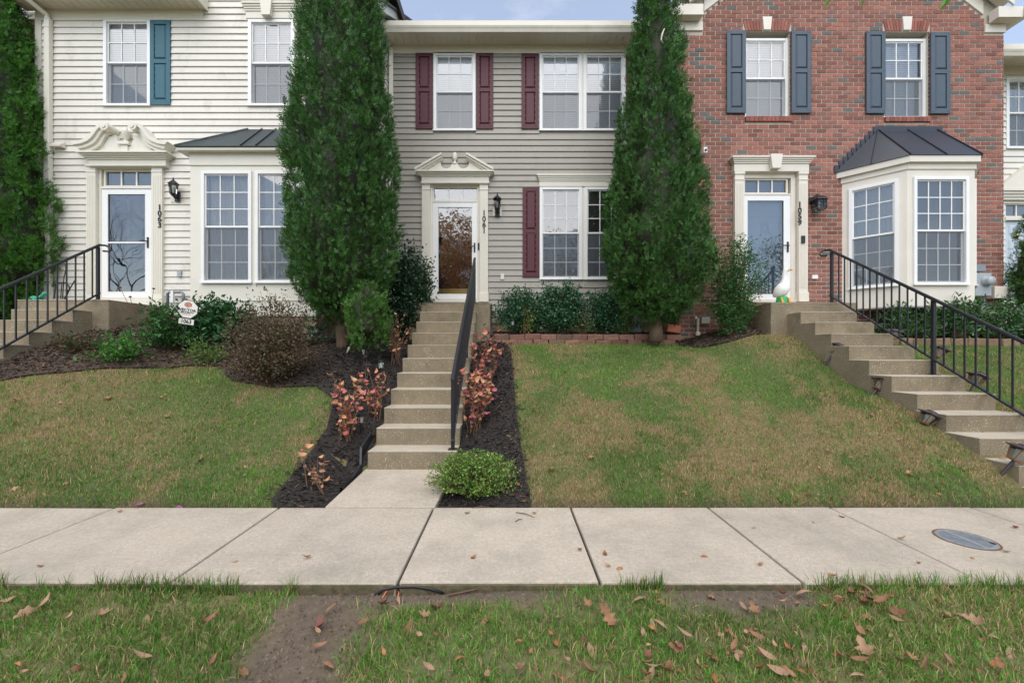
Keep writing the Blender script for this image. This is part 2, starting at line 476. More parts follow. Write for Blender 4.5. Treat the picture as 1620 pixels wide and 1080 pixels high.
def bed_mesh(poly, hf, col, step=.09):
    pts = []
    n = len(poly)
    for i in range(n):
        a = Vector(poly[i]); b = Vector(poly[(i + 1) % n]); k = max(1, int((b - a).length / step))
        pts += [a.lerp(b, j / k) for j in range(k)]
    nb = len(pts)
    x0, x1 = min(p.x for p in pts), max(p.x for p in pts); y0, y1 = min(p.y for p in pts), max(p.y for p in pts)
    gx, gy = np.meshgrid(np.arange(x0, x1, step), np.arange(y0, y1, step)); gx = gx.ravel(); gy = gy.ravel()
    gx = gx + RNG.uniform(-.02, .02, gx.shape); gy = gy + RNG.uniform(-.02, .02, gy.shape)
    ok = inside(poly, gx, gy)
    pts += [Vector((a, b)) for a, b in zip(gx[ok], gy[ok])]
    v, e, f, *_ = delaunay_2d_cdt(pts, [], [list(range(nb))], 1, 1e-5)
    vx = np.array([p.x for p in v]); vy = np.array([p.y for p in v])
    z = hf(vx, vy)
    idx = np.array([i for t in f if len(t) == 3 for i in t])
    vv = np.stack([vx, vy, z], 1)
    tri = idx.reshape(-1, 3)
    nz = np.cross(vv[tri[:, 1]] - vv[tri[:, 0]], vv[tri[:, 2]] - vv[tri[:, 0]])[:, 2]
    tri[nz < 0] = tri[nz < 0][:, ::-1]
    return np_mesh('mulch_bed', vv, 3, tri.ravel(), col(vx, vy), 'mulch', True)
def mulch_col(X, Y):
    b = sstep(-3.2, -2.5, X)[:, None] * (X < 3)[:, None]
    n = fbm(X, Y, 3, 90)[:, None]
    c = np.array((.060, .040, .028)) * (1 - b) + np.array((.024, .019, .016)) * b
    return c * (.7 + .6 * n)
def gh2(X, Y): return gh(X, Y) + .022 + .02 * (fbm(X, Y, 5, 95) - .3)
def hb(X, Y): return np.interp(Y, [7.6, 8.6], [1.685, 1.77]) + .02 * fbm(X, Y, 5, 96)
beds = [(left_bed, gh2), (strip_bed, gh2), (house_bed, hb), (brick_bed, gh2), (hedge_bed, gh2)]
chipV = []; chipC = []
for poly, hf in beds:
    link('mulch_bed', bed_mesh(poly, hf, mulch_col), kind='structure')
    x0 = min(p[0] for p in poly); x1 = max(p[0] for p in poly); y0 = min(p[1] for p in poly); y1 = max(p[1] for p in poly)
    n = int((x1 - x0) * (y1 - y0) * 1500)
    cx = RNG.uniform(x0, x1, n); cy = RNG.uniform(y0, y1, n); ok = inside(poly, cx + RNG.normal(0, .05, n), cy + RNG.normal(0, .02, n)) & (cy > 3.67); cx = cx[ok]; cy = cy[ok]; n = len(cx)
    cz = np.where(inside(poly, cx, cy), hf(cx, cy), gh(cx, cy) + .02) + .006
    an = RNG.uniform(0, 6.28, n); L_ = RNG.uniform(.008, .035, n) ; W_ = RNG.uniform(.003, .008, n)
    d = np.stack([np.cos(an), np.sin(an), RNG.normal(0, .35, n)], 1); s = np.stack([-np.sin(an), np.cos(an), RNG.normal(0, .5, n)], 1)
    c = np.stack([cx, cy, cz], 1)
    chipV.append(np.stack([c - d*L_[:,None] - s*W_[:,None], c + d*L_[:,None] - s*W_[:,None], c + d*L_[:,None] + s*W_[:,None], c - d*L_[:,None] + s*W_[:,None]], 1).reshape(-1, 3))
    cc = mulch_col(cx, cy) * RNG.uniform(.6, 2.3, n)[:, None] + (RNG.random(n) < .07)[:, None] * np.array((.12, .065, .035))
    chipC.append(np.repeat(cc, 4, 0))
cv = np.concatenate(chipV); cc = np.concatenate(chipC)
link('mulch_chips', tag_mesh := np_mesh('mulch_chips', cv, 4, np.arange(len(cv)), cc, 'mulch'), kind='stuff')
tag(bpy.data.objects['mulch_chips'], 'loose dark wood chips strewn over the planting beds', 'mulch')

# road and kerb behind the camera
MB().box(-200, 200, -8.5, -.6, -.3, -.205).build('road', 'asphalt', kind='structure')
MB().box(-200, 200, -.6, -.44, -.3, -.08).build('kerb', 'concrete', kind='structure')

# sidewalk: one slab after the other
walk = setting('sidewalk', (0, YN, 0))
joints = [-11.8, -10.4, -9.1, -7.7, -6.3, -4.95, -3.5, -2.04, -.67, .55, 1.77, 2.85, 4.1, 5.3, 6.5, 7.7, 8.9, 10.1, 11.4]
for i in range(len(joints) - 1):
    a, b = joints[i] + .009, joints[i + 1] - .009
    tilt = random.uniform(-.004, .004)
    mb = MB(); mb.box(a, b, YN + random.uniform(-.006, .006), YF, -.11, 0)
    mb.v = [(x, y, z + (tilt * (x - a) if z == 0 else 0)) for x, y, z in mb.v]
    sl_ = mb.build('sidewalk_slab', 'concrete', walk, bevel=.010)
    MB().box(a + .01, b - .01, YN - .010, YN + .012, -.10, -.011).build('mossy_edge', 'moss', sl_, bevel=.003)
MB().box(-12, 12, YN + .02, YF - .01, -.16, -.03).build('joint_filler', mat('joint_dirt', (.05, .042, .033), .95, .3, 20), walk)
path = setting('walkway', (-1.1, 3.7, 0))
mb = MB()
for (xa, xb, ya, yb, za, zb) in [(-1.64, -.66, YF + .01, 4.60, .002, .074)]:
    mb.add([(xa, ya, -.1), (xb, ya, -.1), (-.60, yb, -.1), (-1.60, yb, -.1), (xa, ya, za), (xb, ya, za), (-.60, yb, zb), (-1.60, yb, zb)],
           [(0,3,2,1),(4,5,6,7),(0,1,5,4),(1,2,6,5),(2,3,7,6),(3,0,4,7)])
mb.build('walkway_slab', 'concrete', path, bevel=.008)

# ------------------------------------------------------------------ house pieces
def cut(a, b, blocks, least=.03):
    segs = [(a, b)]
    for c, d in blocks:
        out = []
        for s, e in segs:
            if d <= s or c >= e: out.append((s, e))
            else:
                if c > s: out.append((s, c))
                if d < e: out.append((d, e))
        segs = out
    return [(s, e) for s, e in segs if e - s > least]

def backing(wall, x0, x1, z0, z1, Y, opens, m, t=.12):
    xs = sorted({x0, x1, *[v for o in opens for v in o[:2] if x0 < v < x1]})
    zs = sorted({z0, z1, *[v for o in opens for v in o[2:] if z0 < v < z1]})
    mb = MB()
    for j in range(len(zs) - 1):
        zc = (zs[j] + zs[j+1]) / 2
        for s, e in cut(x0, x1, [(o[0], o[1]) for o in opens if o[2] < zc < o[3]], .001):
            mb.box(s, e, Y, Y + t, zs[j], zs[j+1])
    return mb.build('wall', m, wall)

def siding(wall, x0, x1, z0, z1, Y, opens, m, e, xlim=None):
    cache = {}
    z = z0
    while z < z1 - .02:
        ee = min(e, z1 - z)
        a, b = (x0, x1) if xlim is None else xlim(z + e)
        bl = [(o[0], o[1]) for o in opens if o[2] < z + e * .6 and o[3] > z + e * .4]
        sg = []
        for s, t in cut(a, b, bl):
            if t - s > 1.9 and random.random() < .5:
                c = random.uniform(s + .5, t - .5); sg += [(s, c - .0015), (c + .0015, t)]
            else: sg.append((s, t))
        for s, t in sg:
            k = (round(s, 3), round(t, 3), round(ee, 3))
            if k not in cache:
                cache[k] = MB().prism([(0, .004), (-.012, .004), (-.024, -.003), (-.027, .004), (-.026, .012), (-.008, ee * .97), (-.003, ee + .004), (0, ee + .004)], s, t, 'x').mesh('siding_board', m)
            o = link('siding_board', cache[k], wall)
            o.location = (random.uniform(-.001, .001), Y, z)
        z += e

def side_siding(wall, X, sgn, z0, z1, ya, yb, m, e, ylim=None):
    cache = {}
    z = z0
    while z < z1:
        a, b = (ya, yb) if ylim is None else ylim(z + e)
        if b - a > .05:
            k = (round(a, 3), round(b, 3))
            if k not in cache:
                cache[k] = MB().prism([(0, 0), (.017 * sgn, 0), (.018 * sgn, .008), (.004 * sgn, e + .004), (0, e + .004)], a, b, 'y').mesh('siding_board', m)
            o = link('siding_board', cache[k], wall); o.location = (X, 0, z)
        z += e

def blind_mb(x0, x1, z0, z1, Y, pitch=.042):
    mb = MB(); z = z1
    mb.box(x0, x1, Y - .012, Y + .02, z1 - .03, z1)
    while z > z0 + .02:
        mb.add([(x0, Y - .009, z - pitch * 1.02), (x1, Y - .009, z - pitch * 1.02), (x1, Y - .004, z), (x0, Y - .004, z)], [(0, 1, 2, 3)])
        z -= pitch
    return mb
def curtain_mb(x0, x1, z0, z1, Y, amp=.015, wl_=.085):
    n = max(8, int((x1 - x0) / .012)); vs = []; ph = random.uniform(0, 6)
    for i in range(n + 1):
        x = x0 + (x1 - x0) * i / n
        y = Y + amp * math.sin(x / wl_ * 6.28 + ph + 1.3 * math.sin(x * 9)) 
        vs += [(x, y, z0), (x, y, z1)]
    return MB().add(vs, [(2*i, 2*i+2, 2*i+3, 2*i+1) for i in range(n)])

def window(parent, X0, X1, Z0, Z1, Y, cols=3, rows=2, inside='blind', fw=.062, sw=.022, mid=.5, proud=.03, screen=True, T=None, vinyl='white_vinyl', sill=True):
    """double-hung window; outer size in metres, Y = wall plane"""
    f = MB(); ya, yb = Y - proud, Y + .11
    f.box(X0, X0 + fw, ya, yb, Z0, Z1); f.box(X1 - fw, X1, ya, yb, Z0, Z1)
    f.box(X0 + fw, X1 - fw, ya, yb, Z1 - fw, Z1); f.box(X0 + fw, X1 - fw, ya, yb, Z0, Z0 + fw * .8)
    w = f.build('window', vinyl, parent, T=T, bevel=.004)
    if sill:
        MB().box(X0 - .012, X1 + .012, ya - .022, ya - .001, Z0 - .004, Z0 + .022).build('sill', vinyl, w, T=T)
    gx0, gx1, gz0, gz1 = X0 + fw, X1 - fw, Z0 + fw * .8, Z1 - fw
    zm = gz0 + (gz1 - gz0) * mid
    for up in (True, False):
        a, b = (zm, gz1) if up else (gz0, zm + .02)
        yy = Y + (.0 if up else .035)
        s = MB()
        s.box(gx0, gx0 + sw, yy, yy + .03, a, b); s.box(gx1 - sw, gx1, yy, yy + .03, a, b)
        s.box(gx0 + sw, gx1 - sw, yy, yy + .03, b - sw, b); s.box(gx0 + sw, gx1 - sw, yy, yy + .03, a, a + sw * 1.5)
        s.build('sash', vinyl, w, T=T)
        ax0, ax1, az0, az1 = gx0 + sw, gx1 - sw, a + sw * 1.5, b - sw
        MB().add([(ax0, yy + .012, az0), (ax1, yy + .012, az0), (ax1, yy + .012, az1), (ax0, yy + .012, az1)], [(0, 1, 2, 3)]).build('pane', 'glass', w, T=T)
        g = MB(); h = .008
        for i in range(1, cols):
            x = ax0 + (ax1 - ax0) * i / cols; g.box(x - h, x + h, yy + .002, yy + .011, az0, az1)
        for j in range(1, rows):
            z = az0 + (az1 - az0) * j / rows; g.box(ax0, ax1, yy + .0025, yy + .0105, z - h, z + h)
        g.build('muntin', vinyl, w, T=T)
    if screen:
        yy = Y + .004
        MB().add([(gx0, yy, gz0), (gx1, yy, gz0), (gx1, yy, zm), (gx0, yy, zm)], [(0, 1, 2, 3)]).build('insect_screen', 'screen', w, T=T)
    if inside == 'blind': blind_mb(gx0 + .01, gx1 - .01, gz0, gz1, Y + .085).build('blind', 'blind', w, T=T)
    elif inside == 'dim': blind_mb(gx0 + .01, gx1 - .01, gz0, gz1, Y + .105, .05).build('blind', 'dim_blind', w, T=T)
    elif inside == 'sheer': curtain_mb(gx0, gx1, gz0, gz1, Y + .11).build('curtain', 'sheer', w, T=T, smooth=True)
    return w

def shutter(parent, X0, X1, Z0, Z1, Y, m):
    t = .03; st = (X1 - X0) * .2; mz = (Z0 + Z1) / 2 + (Z1 - Z0) * .015
    mb = MB()
    mb.box(X0, X0 + st, Y - t, Y, Z0, Z1); mb.box(X1 - st, X1, Y - t, Y, Z0, Z1)
    for a, b in ((Z0, Z0 + .10), (mz - .04, mz + .04), (Z1 - .075, Z1)): mb.box(X0 + st, X1 - st, Y - t, Y, a, b)
    mb.box(X0 + st, X1 - st, Y - .012, Y, Z0 + .1, Z1 - .075)
    s = mb.build('shutter', m, parent, bevel=.004)
    for a, b in ((Z0 + .10, mz - .04), (mz + .04, Z1 - .075)):
        p = MB(); x0, x1 = X0 + st + .006, X1 - st - .006; i = .026; yo = Y - .012; yi = Y - .034
        p.add([(x0, yo, a + .006), (x1, yo, a + .006), (x1, yo, b - .006), (x0, yo, b - .006),
               (x0 + i, yi, a + .006 + i), (x1 - i, yi, a + .006 + i), (x1 - i, yi, b - .006 - i), (x0 + i, yi, b - .006 - i)],
              [(0,1,5,4),(1,2,6,5),(2,3,7,6),(3,0,4,7),(4,5,6,7)]).build('raised_panel', m, s)
    for x in (X0 + st * .45, X1 - st * .45):
        for z in (Z0 + .04, mz, Z1 - .035): MB().lathe([(.008, -t - .004), (.008, -t + .002)], (x, Y, z), 8, 'y').build('screw', m, s)
    return s

def digits(parent, text, x, ys, Y, hpx, m='sign_black', th=.012):
    """raised house numbers standing one above the other"""
    for ch, y in zip(text, ys):
        glyph(ch, U(x, Y), Y, V(y, Y), hpx * 1.08 * Y / F, m, parent, 'house_number', th)
def glyph(text, X, Y, Z, size, m, parent, name, th=.006, T=None, local=False, squeeze=1.0):
    cu = bpy.data.curves.new('lettering', 'FONT'); cu.body = text; cu.size = size * 1.4; cu.extrude = th / 2; cu.offset = size * .035
    cu.align_x = 'CENTER'; cu.align_y = 'CENTER'
    tmp = bpy.data.objects.new('lettering', cu); COL.objects.link(tmp)
    dg = bpy.context.evaluated_depsgraph_get()
    me = bpy.data.meshes.new_from_object(tmp.evaluated_get(dg)); bpy.data.objects.remove(tmp)
    TT = Matrix.Translation((X, Y - th / 2, Z)) @ Matrix.Rotation(R(90), 4, 'X') @ Matrix.Diagonal((squeeze, 1, 1, 1))
    if T is not None: TT = T @ TT
    me.transform(TT); me.materials.clear(); me.materials.append(M[m])
    return link(name, me, parent, local=local)

def pilaster(parent, X0, X1, Z0, Z1, Y, m, d=.06):
    w = X1 - X0
    p = MB(); p.box(X0, X1, Y - d, Y, Z0 + .18, Z1)
    n = 5
    o = p.build('pilaster', m, parent)
    fl = MB()
    for i in range(n):
        x = X0 + w * (.17 + .66 * i / (n - 1)); fl.box(x - w * .042, x + w * .042, Y - d - .006, Y - d, Z0 + .26, Z1 - .22)
    fl.build('fluting', m, o)
    MB().box(X0 - .012, X1 + .012, Y - d - .018, Y, Z0, Z0 + .18).build('plinth', m, o, bevel=.004)
    c = MB(); c.box(X0 - .012, X1 + .012, Y - d - .016, Y - .001, Z1 - .05, Z1); c.box(X0 - .006, X1 + .006, Y - d - .01, Y - .002, Z1 - .16, Z1 - .135)
    c.build('capital', m, o, bevel=.004)
    return o

def cornice(parent, X0, X1, Z0, Z1, Y, d0, d1, m, name='cornice', flare=True):
    """crown moulding stepping out from depth d0 (bottom) to d1 (top)"""
    n = 4; mb = MB()
    for i in range(n):
        t = (i + 1) / n; d = d0 + (d1 - d0) * t ** 1.3; e = (d1 - d0) * (t ** 1.3) if flare else 0
        za = Z0 + (Z1 - Z0) * i / n; zb = Z0 + (Z1 - Z0) * (i + 1) / n
        mb.box(X0 - e, X1 + e, Y - d, Y - .0005 * i, za, zb)
    return mb.build(name, m, parent, bevel=.003)

def storm_door(parent, x0, x1, y0, y1, gx, gy, Y, frame, inner, kick='brass', bar=None, handle=None, inner_panels=True):
    """px bounds; glass px bounds gx, gy"""
    X0, X1, Z1, Z0 = U(x0, Y), U(x1, Y), V(y0, Y), V(y1, Y)
    a0, a1, b1, b0 = U(gx[0], Y), U(gx[1], Y), V(gy[0], Y), V(gy[1], Y)
    f = MB(); ya, yb = Y - .01, Y + .035
    f.box(X0, a0, ya, yb, Z0, Z1); f.box(a1, X1, ya, yb, Z0, Z1); f.box(a0, a1, ya, yb, b1, Z1); f.box(a0, a1, ya, yb, Z0, b0)
    d = f.build('storm_door', frame, parent, bevel=.004)
    MB().add([(a0, Y + .012, b0), (a1, Y + .012, b0), (a1, Y + .012, b1), (a0, Y + .012, b1)], [(0,1,2,3)]).build('pane', 'door_glass', d)
    t = .009
    MB().box(a0, a0 + t, ya - .002, ya + .01, b0, b1).box(a1 - t, a1, ya - .002, ya + .01, b0, b1).box(a0 + t, a1 - t, ya - .002, ya + .01, b1 - t, b1).box(a0 + t, a1 - t, ya - .002, ya + .01, b0, b0 + t).build('glazing_bead', frame, d)
    if bar: MB().box(a0, a1, ya - .003, ya + .02, V(bar, Y) - .014, V(bar, Y) + .014).build('mid_bar', frame, d)
    if handle:
        hx, hy = handle; X, Z = U(hx, Y), V(hy, Y)
        MB().box(X - .016, X + .016, ya - .012, ya, Z - .10, Z + .10).tube([(X, ya - .01, Z + .02), (X, ya - .05, Z + .02), (X - .11, ya - .05, Z + .02)], .011, 8).build('handle', 'black_metal', d)
    yi = Y + .10
    dr = MB().box(X0 + .02, X1 - .02, yi, yi + .045, Z0, Z1).build('front_door', inner, parent)
    if inner_panels:
        w = (X1 - X0 - .04); H = Z1 - Z0
        for c in (0, 1):
            for (za, zb) in ((.08, .36), (.42, .74), (.80, .93)):
                xa = X0 + .02 + w * (.13 if c == 0 else .55); xb = xa + w * .32
                A, B = Z0 + H * za, Z0 + H * zb; i = .03
                MB().add([(xa, yi - .002, A), (xb, yi - .002, A), (xb, yi - .002, B), (xa, yi - .002, B), (xa + i, yi - .016, A + i), (xb - i, yi - .016, A + i), (xb - i, yi - .016, B - i), (xa + i, yi - .016, B - i)],
                         [(0,1,5,4),(1,2,6,5),(2,3,7,6),(3,0,4,7),(4,5,6,7)]).build('door_panel', inner, dr)
    if kick: MB().box(X0 + .06, X1 - .06, yi - .022, yi - .017, Z0 + .03, b0 + .13).build('kick_plate', kick, dr)
    return d

def transom(parent, gx0, gx1, gy0, gy1, Y, m, n=3):
    X0, X1, Z1, Z0 = U(gx0, Y), U(gx1, Y), V(gy0, Y), V(gy1, Y); e = .035
    f = MB(); f.box(X0 - e, X0, Y - .012, Y + .05, Z0 - e, Z1 + e); f.box(X1, X1 + e, Y - .012, Y + .05, Z0 - e, Z1 + e)
    f.box(X0, X1, Y - .012, Y + .05, Z1, Z1 + e); f.box(X0, X1, Y - .012, Y + .05, Z0 - e, Z0)
    t = f.build('transom_window', m, parent)
    for i in range(n):
        a = X0 + (X1 - X0) * i / n; b = X0 + (X1 - X0) * (i + 1) / n
        MB().add([(a, Y + .02, Z0), (b, Y + .02, Z0), (b, Y + .02, Z1), (a, Y + .02, Z1)], [(0,1,2,3)]).build('pane', 'door_glass', t)
        if i: MB().box(a - .011, a + .011, Y - .002, Y + .019, Z0, Z1).build('muntin', 'white_vinyl', t)
    MB().box(X0, X1, Y + .12, Y + .13, Z0, Z1).build('transom_shade', 'dim_blind', t)
    return t

def soffit(parent, X0, X1, Ya, Yb, Z, m='soffit', step=.15):
    s = MB().box(X0, X1, Ya, Yb, Z + .012, Z + .05).build('soffit', m, parent)
    x = X0; cache = {}
    while x < X1 - .02:
        w = min(step, X1 - x)
        k = round(w, 3)
        if k not in cache: cache[k] = MB().box(.005, w - .005, Ya, Yb, 0, .011).mesh('soffit_panel', m)
        o = link('soffit_panel', cache[k], s); o.location = (x, 0, Z)
        x += step
    return s

def gutter(parent, X0, X1, Yfront, Ztop, m='gutter_metal'):
    prof = [(Yfront, Ztop), (Yfront + .008, Ztop - .03), (Yfront + .02, Ztop - .055), (Yfront + .035, Ztop - .11), (Yfront + .11, Ztop - .11), (Yfront + .11, Ztop - .01), (Yfront + .10, Ztop - .01), (Yfront + .10, Ztop - .09), (Yfront + .045, Ztop - .09), (Yfront + .03, Ztop - .05), (Yfront + .015, Ztop)]
    return MB().prism(prof, X0, X1, 'x').build('gutter', m, parent)

def brick_field(wall, x0, x1, z0, z1, Y, opens, xlim=None, bl=.2032, bh=.0813, j=.016, singles=300, sector=None, seed=3):
    rnd = random.Random(seed)
    pieces = []; z = z0; row = 0
    while z < z1:
        a, b = (x0, x1) if xlim is None else xlim(z + bh)
        if b - a > .05:
            bls = [(o[0], o[1]) for o in opens if o[2] < z + bh * .65 and o[3] > z + bh * .35]
            for s, e in cut(a, b, bls):
                k0 = math.floor((s - (row % 2) * bl / 2) / bl)
                x = k0 * bl + (row % 2) * bl / 2
                while x < e:
                    p, q = max(x, s), min(x + bl, e)
                    if q - p > .012: pieces.append((p + (j / 2 if p == x else 0), q - (j / 2 if q == x + bl else 0), z + j / 2, z + bh - j / 2))
                    x += bl
        z += bh; row += 1
    def colour():
        r = rnd.random()
        if r < .09: c = np.array((.13, .12, .11))
        elif r < .2: c = np.array((.24, .115, .095))
        else: c = np.array((.285, .103, .074)) * rnd.uniform(.68, 1.2) + np.array((0, .02, .02)) * rnd.random()
        return c * rnd.uniform(.9, 1.08)
    pieces.sort(key=lambda p: -((p[1] - p[0]) * 1000 + (sector((p[0] + p[1]) / 2, p[2]) if sector else 0)))
    one = pieces[:singles]; rest = pieces[singles:]
    variants = []
    for k in range(28):
        mb = MB().box(0, bl - j, -.008, .01, 0, bh - j)
        me = mb.mesh('brick', 'brick')
        paint(me, np.tile(colour(), (8, 1))); variants.append(me)
    for p in one:
        o = link('brick', rnd.choice(variants), wall); o.location = (p[0], Y + rnd.uniform(-.002, .002), p[2])
    mb = MB(); cs = []
    for p in rest:
        dy = rnd.uniform(-.002, .002); mb.box(p[0], p[1], Y - .008 + dy, Y + .01, p[2], p[3]); cs += [colour()] * 8
    me = mb.mesh('bricks', 'brick'); paint(me, np.array(cs))
    link('bricks', me, wall, kind='stuff')

def lantern_carriage(X, Y, Z, s, label):
    """coach lantern on a wall plate, Z = centre of the glass"""
    t = thing('wall_lantern', (X, Y, Z), label, 'lantern')
    MB().box(X - .05*s, X + .05*s, Y - .03, Y, Z - .22*s, Z - .02*s).build('back_plate', 'black_metal', t, bevel=.006)
    b = MB().tube([(X, Y - .03, Z - .14*s), (X, Y - .08*s, Z - .17*s), (X, Y - .12*s, Z - .13*s)], .02*s, 8).lathe([(.02*s, -.15*s), (.045*s, -.125*s), (.06*s, -.10*s)], (X, Y - .12*s, Z), 8)
    b.build('arm', 'black_metal', t)
    MB().lathe([(.055*s, -.10*s), (.075*s, .09*s)], (X, Y - .12*s, Z), 6).build('glass_cage', 'lamp_glass', t)
    fr = MB()
    for k in range(6):
        an = 2 * math.pi * (k + .5) / 6
        fr.tube([(X + .056*s*math.cos(an), Y - .12*s + .056*s*math.sin(an), Z - .10*s), (X + .077*s*math.cos(an), Y - .12*s + .077*s*math.sin(an), Z + .09*s)], .006*s, 4)
    fr.build('frame', 'black_metal', t)
    MB().lathe([(.10*s, .09*s), (.098*s, .10*s), (.05*s, .145*s), (.03*s, .165*s), (.012*s, .175*s), (.016*s, .19*s), (.004*s, .23*s)], (X, Y - .12*s, Z), 6).build('cap', 'black_metal', t)
    MB().lathe([(.016*s, -.08*s), (.018*s, -.02*s), (.024*s, .02*s), (.01*s, .05*s)], (X, Y - .12*s, Z), 8).build('bulb', 'white_paint', t)
    return t

def rect(px, Y):
    x0, x1, y0, y1 = px
    return (U(x0, Y), U(x1, Y), V(y1, Y), V(y0, Y))

def interior(parent, x0, x1, Y, z0, z1):
    MB().box(x0, x1, Y + .5, Y + .55, z0, z1).box(x0, x0 + .05, Y + .13, Y + .5, z0, z1).box(x1 - .05, x1, Y + .13, Y + .5, z0, z1).build('interior_wall', 'room', parent)

# ================================================================== middle townhouse, number 1061
HM = thing('townhouse', (.4, ZM, 1.7), 'grey-taupe sided townhouse 1061 with burgundy shutters and broken pediment door', 'house')
mx0, mx1 = -2.52, 3.26
Zs = V(511, ZM)
Zsoff = V(73.6, ZM)
wC = rect((686, 752.5, 84, 208), ZM)
wD1 = rect((853.5, 920, 84.5, 208), ZM); wD2 = rect((923, 989, 84.5, 208), ZM)
wE1 = rect((853.6, 920.5, 296, 442.5), ZM); wE2 = rect((924.5, 992, 296, 442.5), ZM)
dM = rect((681, 759, 291, 478), ZM)
opM = [wC, (wD1[0], wD2[1], wD1[2], wD1[3]), (wE1[0], wE2[1], wE1[2], wE1[3]), dM]
wallM = backing(HM, mx0, mx1, 1.3, Zsoff, ZM, opM, 'taupe_siding')
siding(wallM, mx0, mx1, Zs, V(86, ZM), ZM, opM, 'taupe_siding', .1235)
MB().box(mx0, mx1, ZM - .004, ZM, 1.3, Zs).build('foundation', 'foundation', HM)
interior(HM, mx0 + .05, mx1 - .05, ZM, 1.8, 7.4)
for w in (wC,): window(HM, *w, ZM, 3, 2, 'blind')
for w in (wD1, wD2): window(HM, *w, ZM, 3, 2, 'blind')
MB().box(wD1[1], wD2[0], ZM - .02, ZM + .1, wD1[2], wD1[3]).build('mullion', 'cream_trim', HM)
for w in (wE1, wE2): window(HM, *w, ZM, 3, 3, 'dim')
MB().box(wE1[1], wE2[0], ZM - .02, ZM + .1, wE1[2], wE1[3]).build('mullion', 'cream_trim', HM)
for px in ((658, 685, 86, 205.5), (753.5, 780.5, 86, 205.5), (825, 852, 87, 205.5), (990.5, 1017, 87, 205.5)):
    r = rect(px, ZM); shutter(HM, *r, ZM - .012, 'burgundy')
for px in ((826.7, 853, 298, 439), (993, 1019, 298, 439)):
    r = rect(px, ZM); shutter(HM, *r, ZM - .012, 'burgundy')
hd = rect((853, 993, 288, 296), ZM)
MB().box(hd[0], hd[1], ZM - .04, ZM, hd[2] + .002, hd[3]).build('window_head', 'cream_trim', HM)
cornice(HM, hd[0], hd[1], V(288, ZM), V(278, ZM), ZM, .045, .10, 'cream_trim', 'window_crown')
# eaves
MB().box(mx0, mx1, ZM - .03, ZM, V(86, ZM), Zsoff - .001).build('frieze_board', 'cream_trim', HM)
soffit(HM, mx0 + .06, mx1 - .02, 8.27, ZM, Zsoff)
MB().box(mx0 + .02, mx1, 8.163, 8.27, Zsoff - .02, Zsoff + .19).build('fascia', 'cream_trim', HM)
gutter(HM, mx0 + .02, mx1 - .01, 8.125, V(40, 8.125))
rz = Zsoff + .2
MB().add([(mx0, 8.2, rz), (mx1, 8.2, rz), (mx1, 13.2, rz + 3.0), (mx0, 13.2, rz + 3.0), (mx0, 8.2, rz - .05), (mx1, 8.2, rz - .05), (mx1, 13.2, rz + 2.9), (mx0, 13.2, rz + 2.9)],
         [(0,1,2,3),(4,7,6,5),(0,4,5,1),(1,5,6,2),(2,6,7,3),(3,7,4,0)]).build('roof', 'shingle', HM)
MB().box(mx0 + .035, mx0 + .115, 8.5, 8.58, 1.75, V(75, 8.5)).build('downspout', 'cream_trim', HM, bevel=.008)
# entrance
pil_z0, pil_z1 = V(478, ZM), V(291, ZM)
ds = MB().box(dM[0] + .001, U(685, ZM), ZM - .015, ZM + .12, dM[2], dM[3]).box(U(755, ZM), dM[1] - .001, ZM - .015, ZM + .12, dM[2], dM[3]).box(U(685, ZM), U(755, ZM), ZM - .015, ZM + .12, V(296, ZM), dM[3]).box(U(685, ZM), U(755, ZM), ZM - .02, ZM + .12, V(320.3, ZM), V(318.5, ZM))
ds = ds.build('door_surround', 'cream_trim', HM)
pilaster(HM, U(668.5, ZM), U(681.3, ZM), pil_z0, pil_z1, ZM - .016, 'cream_trim')
pilaster(HM, U(759.3, ZM), U(772.3, ZM), pil_z0, pil_z1, ZM - .016, 'cream_trim')
ZP = ZM - .10
def pp(x, y, z=ZP): return (U(x, z), V(y, z))
MB().box(U(667, ZP), U(773.5, ZP), ZP, ZM - .017, V(290.6, ZP), V(280, ZP)).build('entablature', 'cream_trim', HM)
MB().box(U(666, ZP), U(774.5, ZP), ZP - .018, ZP - .001, V(290, ZP), V(287.6, ZP)).build('architrave', 'cream_trim', HM)
cornice(HM, U(667, ZP), U(773.5, ZP), V(280, ZP), V(272.4, ZP), ZM - .017, .085, .19, 'cream_trim')
ty = [pp(664, 272.3)]
ty += [pp(697.2, 254)] + [pp(706 + 8.7 * math.cos(R(a)), 258 - 8.7 * math.sin(R(a))) for a in range(168, 372, 12) if True]
ty = [pp(664, 272.3), pp(697.0, 254.0)]
ty += [pp(706 - 8.7 * math.cos(R(a)), 258 + 8.7 * math.sin(R(a))) for a in range(0, 166, 15)]
ty += [pp(716.2, 258.8), pp(722.8, 258.8)]
ty += [pp(733 - 8.7 * math.cos(R(a)), 258 + 8.7 * math.sin(R(a))) for a in range(15, 181, 15)]
ty += [pp(742.0, 254.0), pp(775, 272.3)]
MB().prism(ty, ZP, ZM - .017).build('tympanum', 'cream_trim', HM)
for sgn in (1, -1):
    for k, (o1, o2, dd) in enumerate(((0, 3.2, .11), (3.2, 6.2, .075), (6.2, 8.4, .035))):
        def q(x, y): return pp(719 + sgn * (x - 719), y)
        pl = [q(657.5, 268.8 + o1), q(699.6, 244.7 + o1), q(699.6, 244.7 + o2), q(657.5 + k * 2, 268.8 + o2)]
        MB().prism(pl, ZP - dd, ZM - .02).build('raking_cornice', 'cream_trim', HM)
xf, yf = U(719.5, ZP + .04), ZP + .045
kz = ZP / F
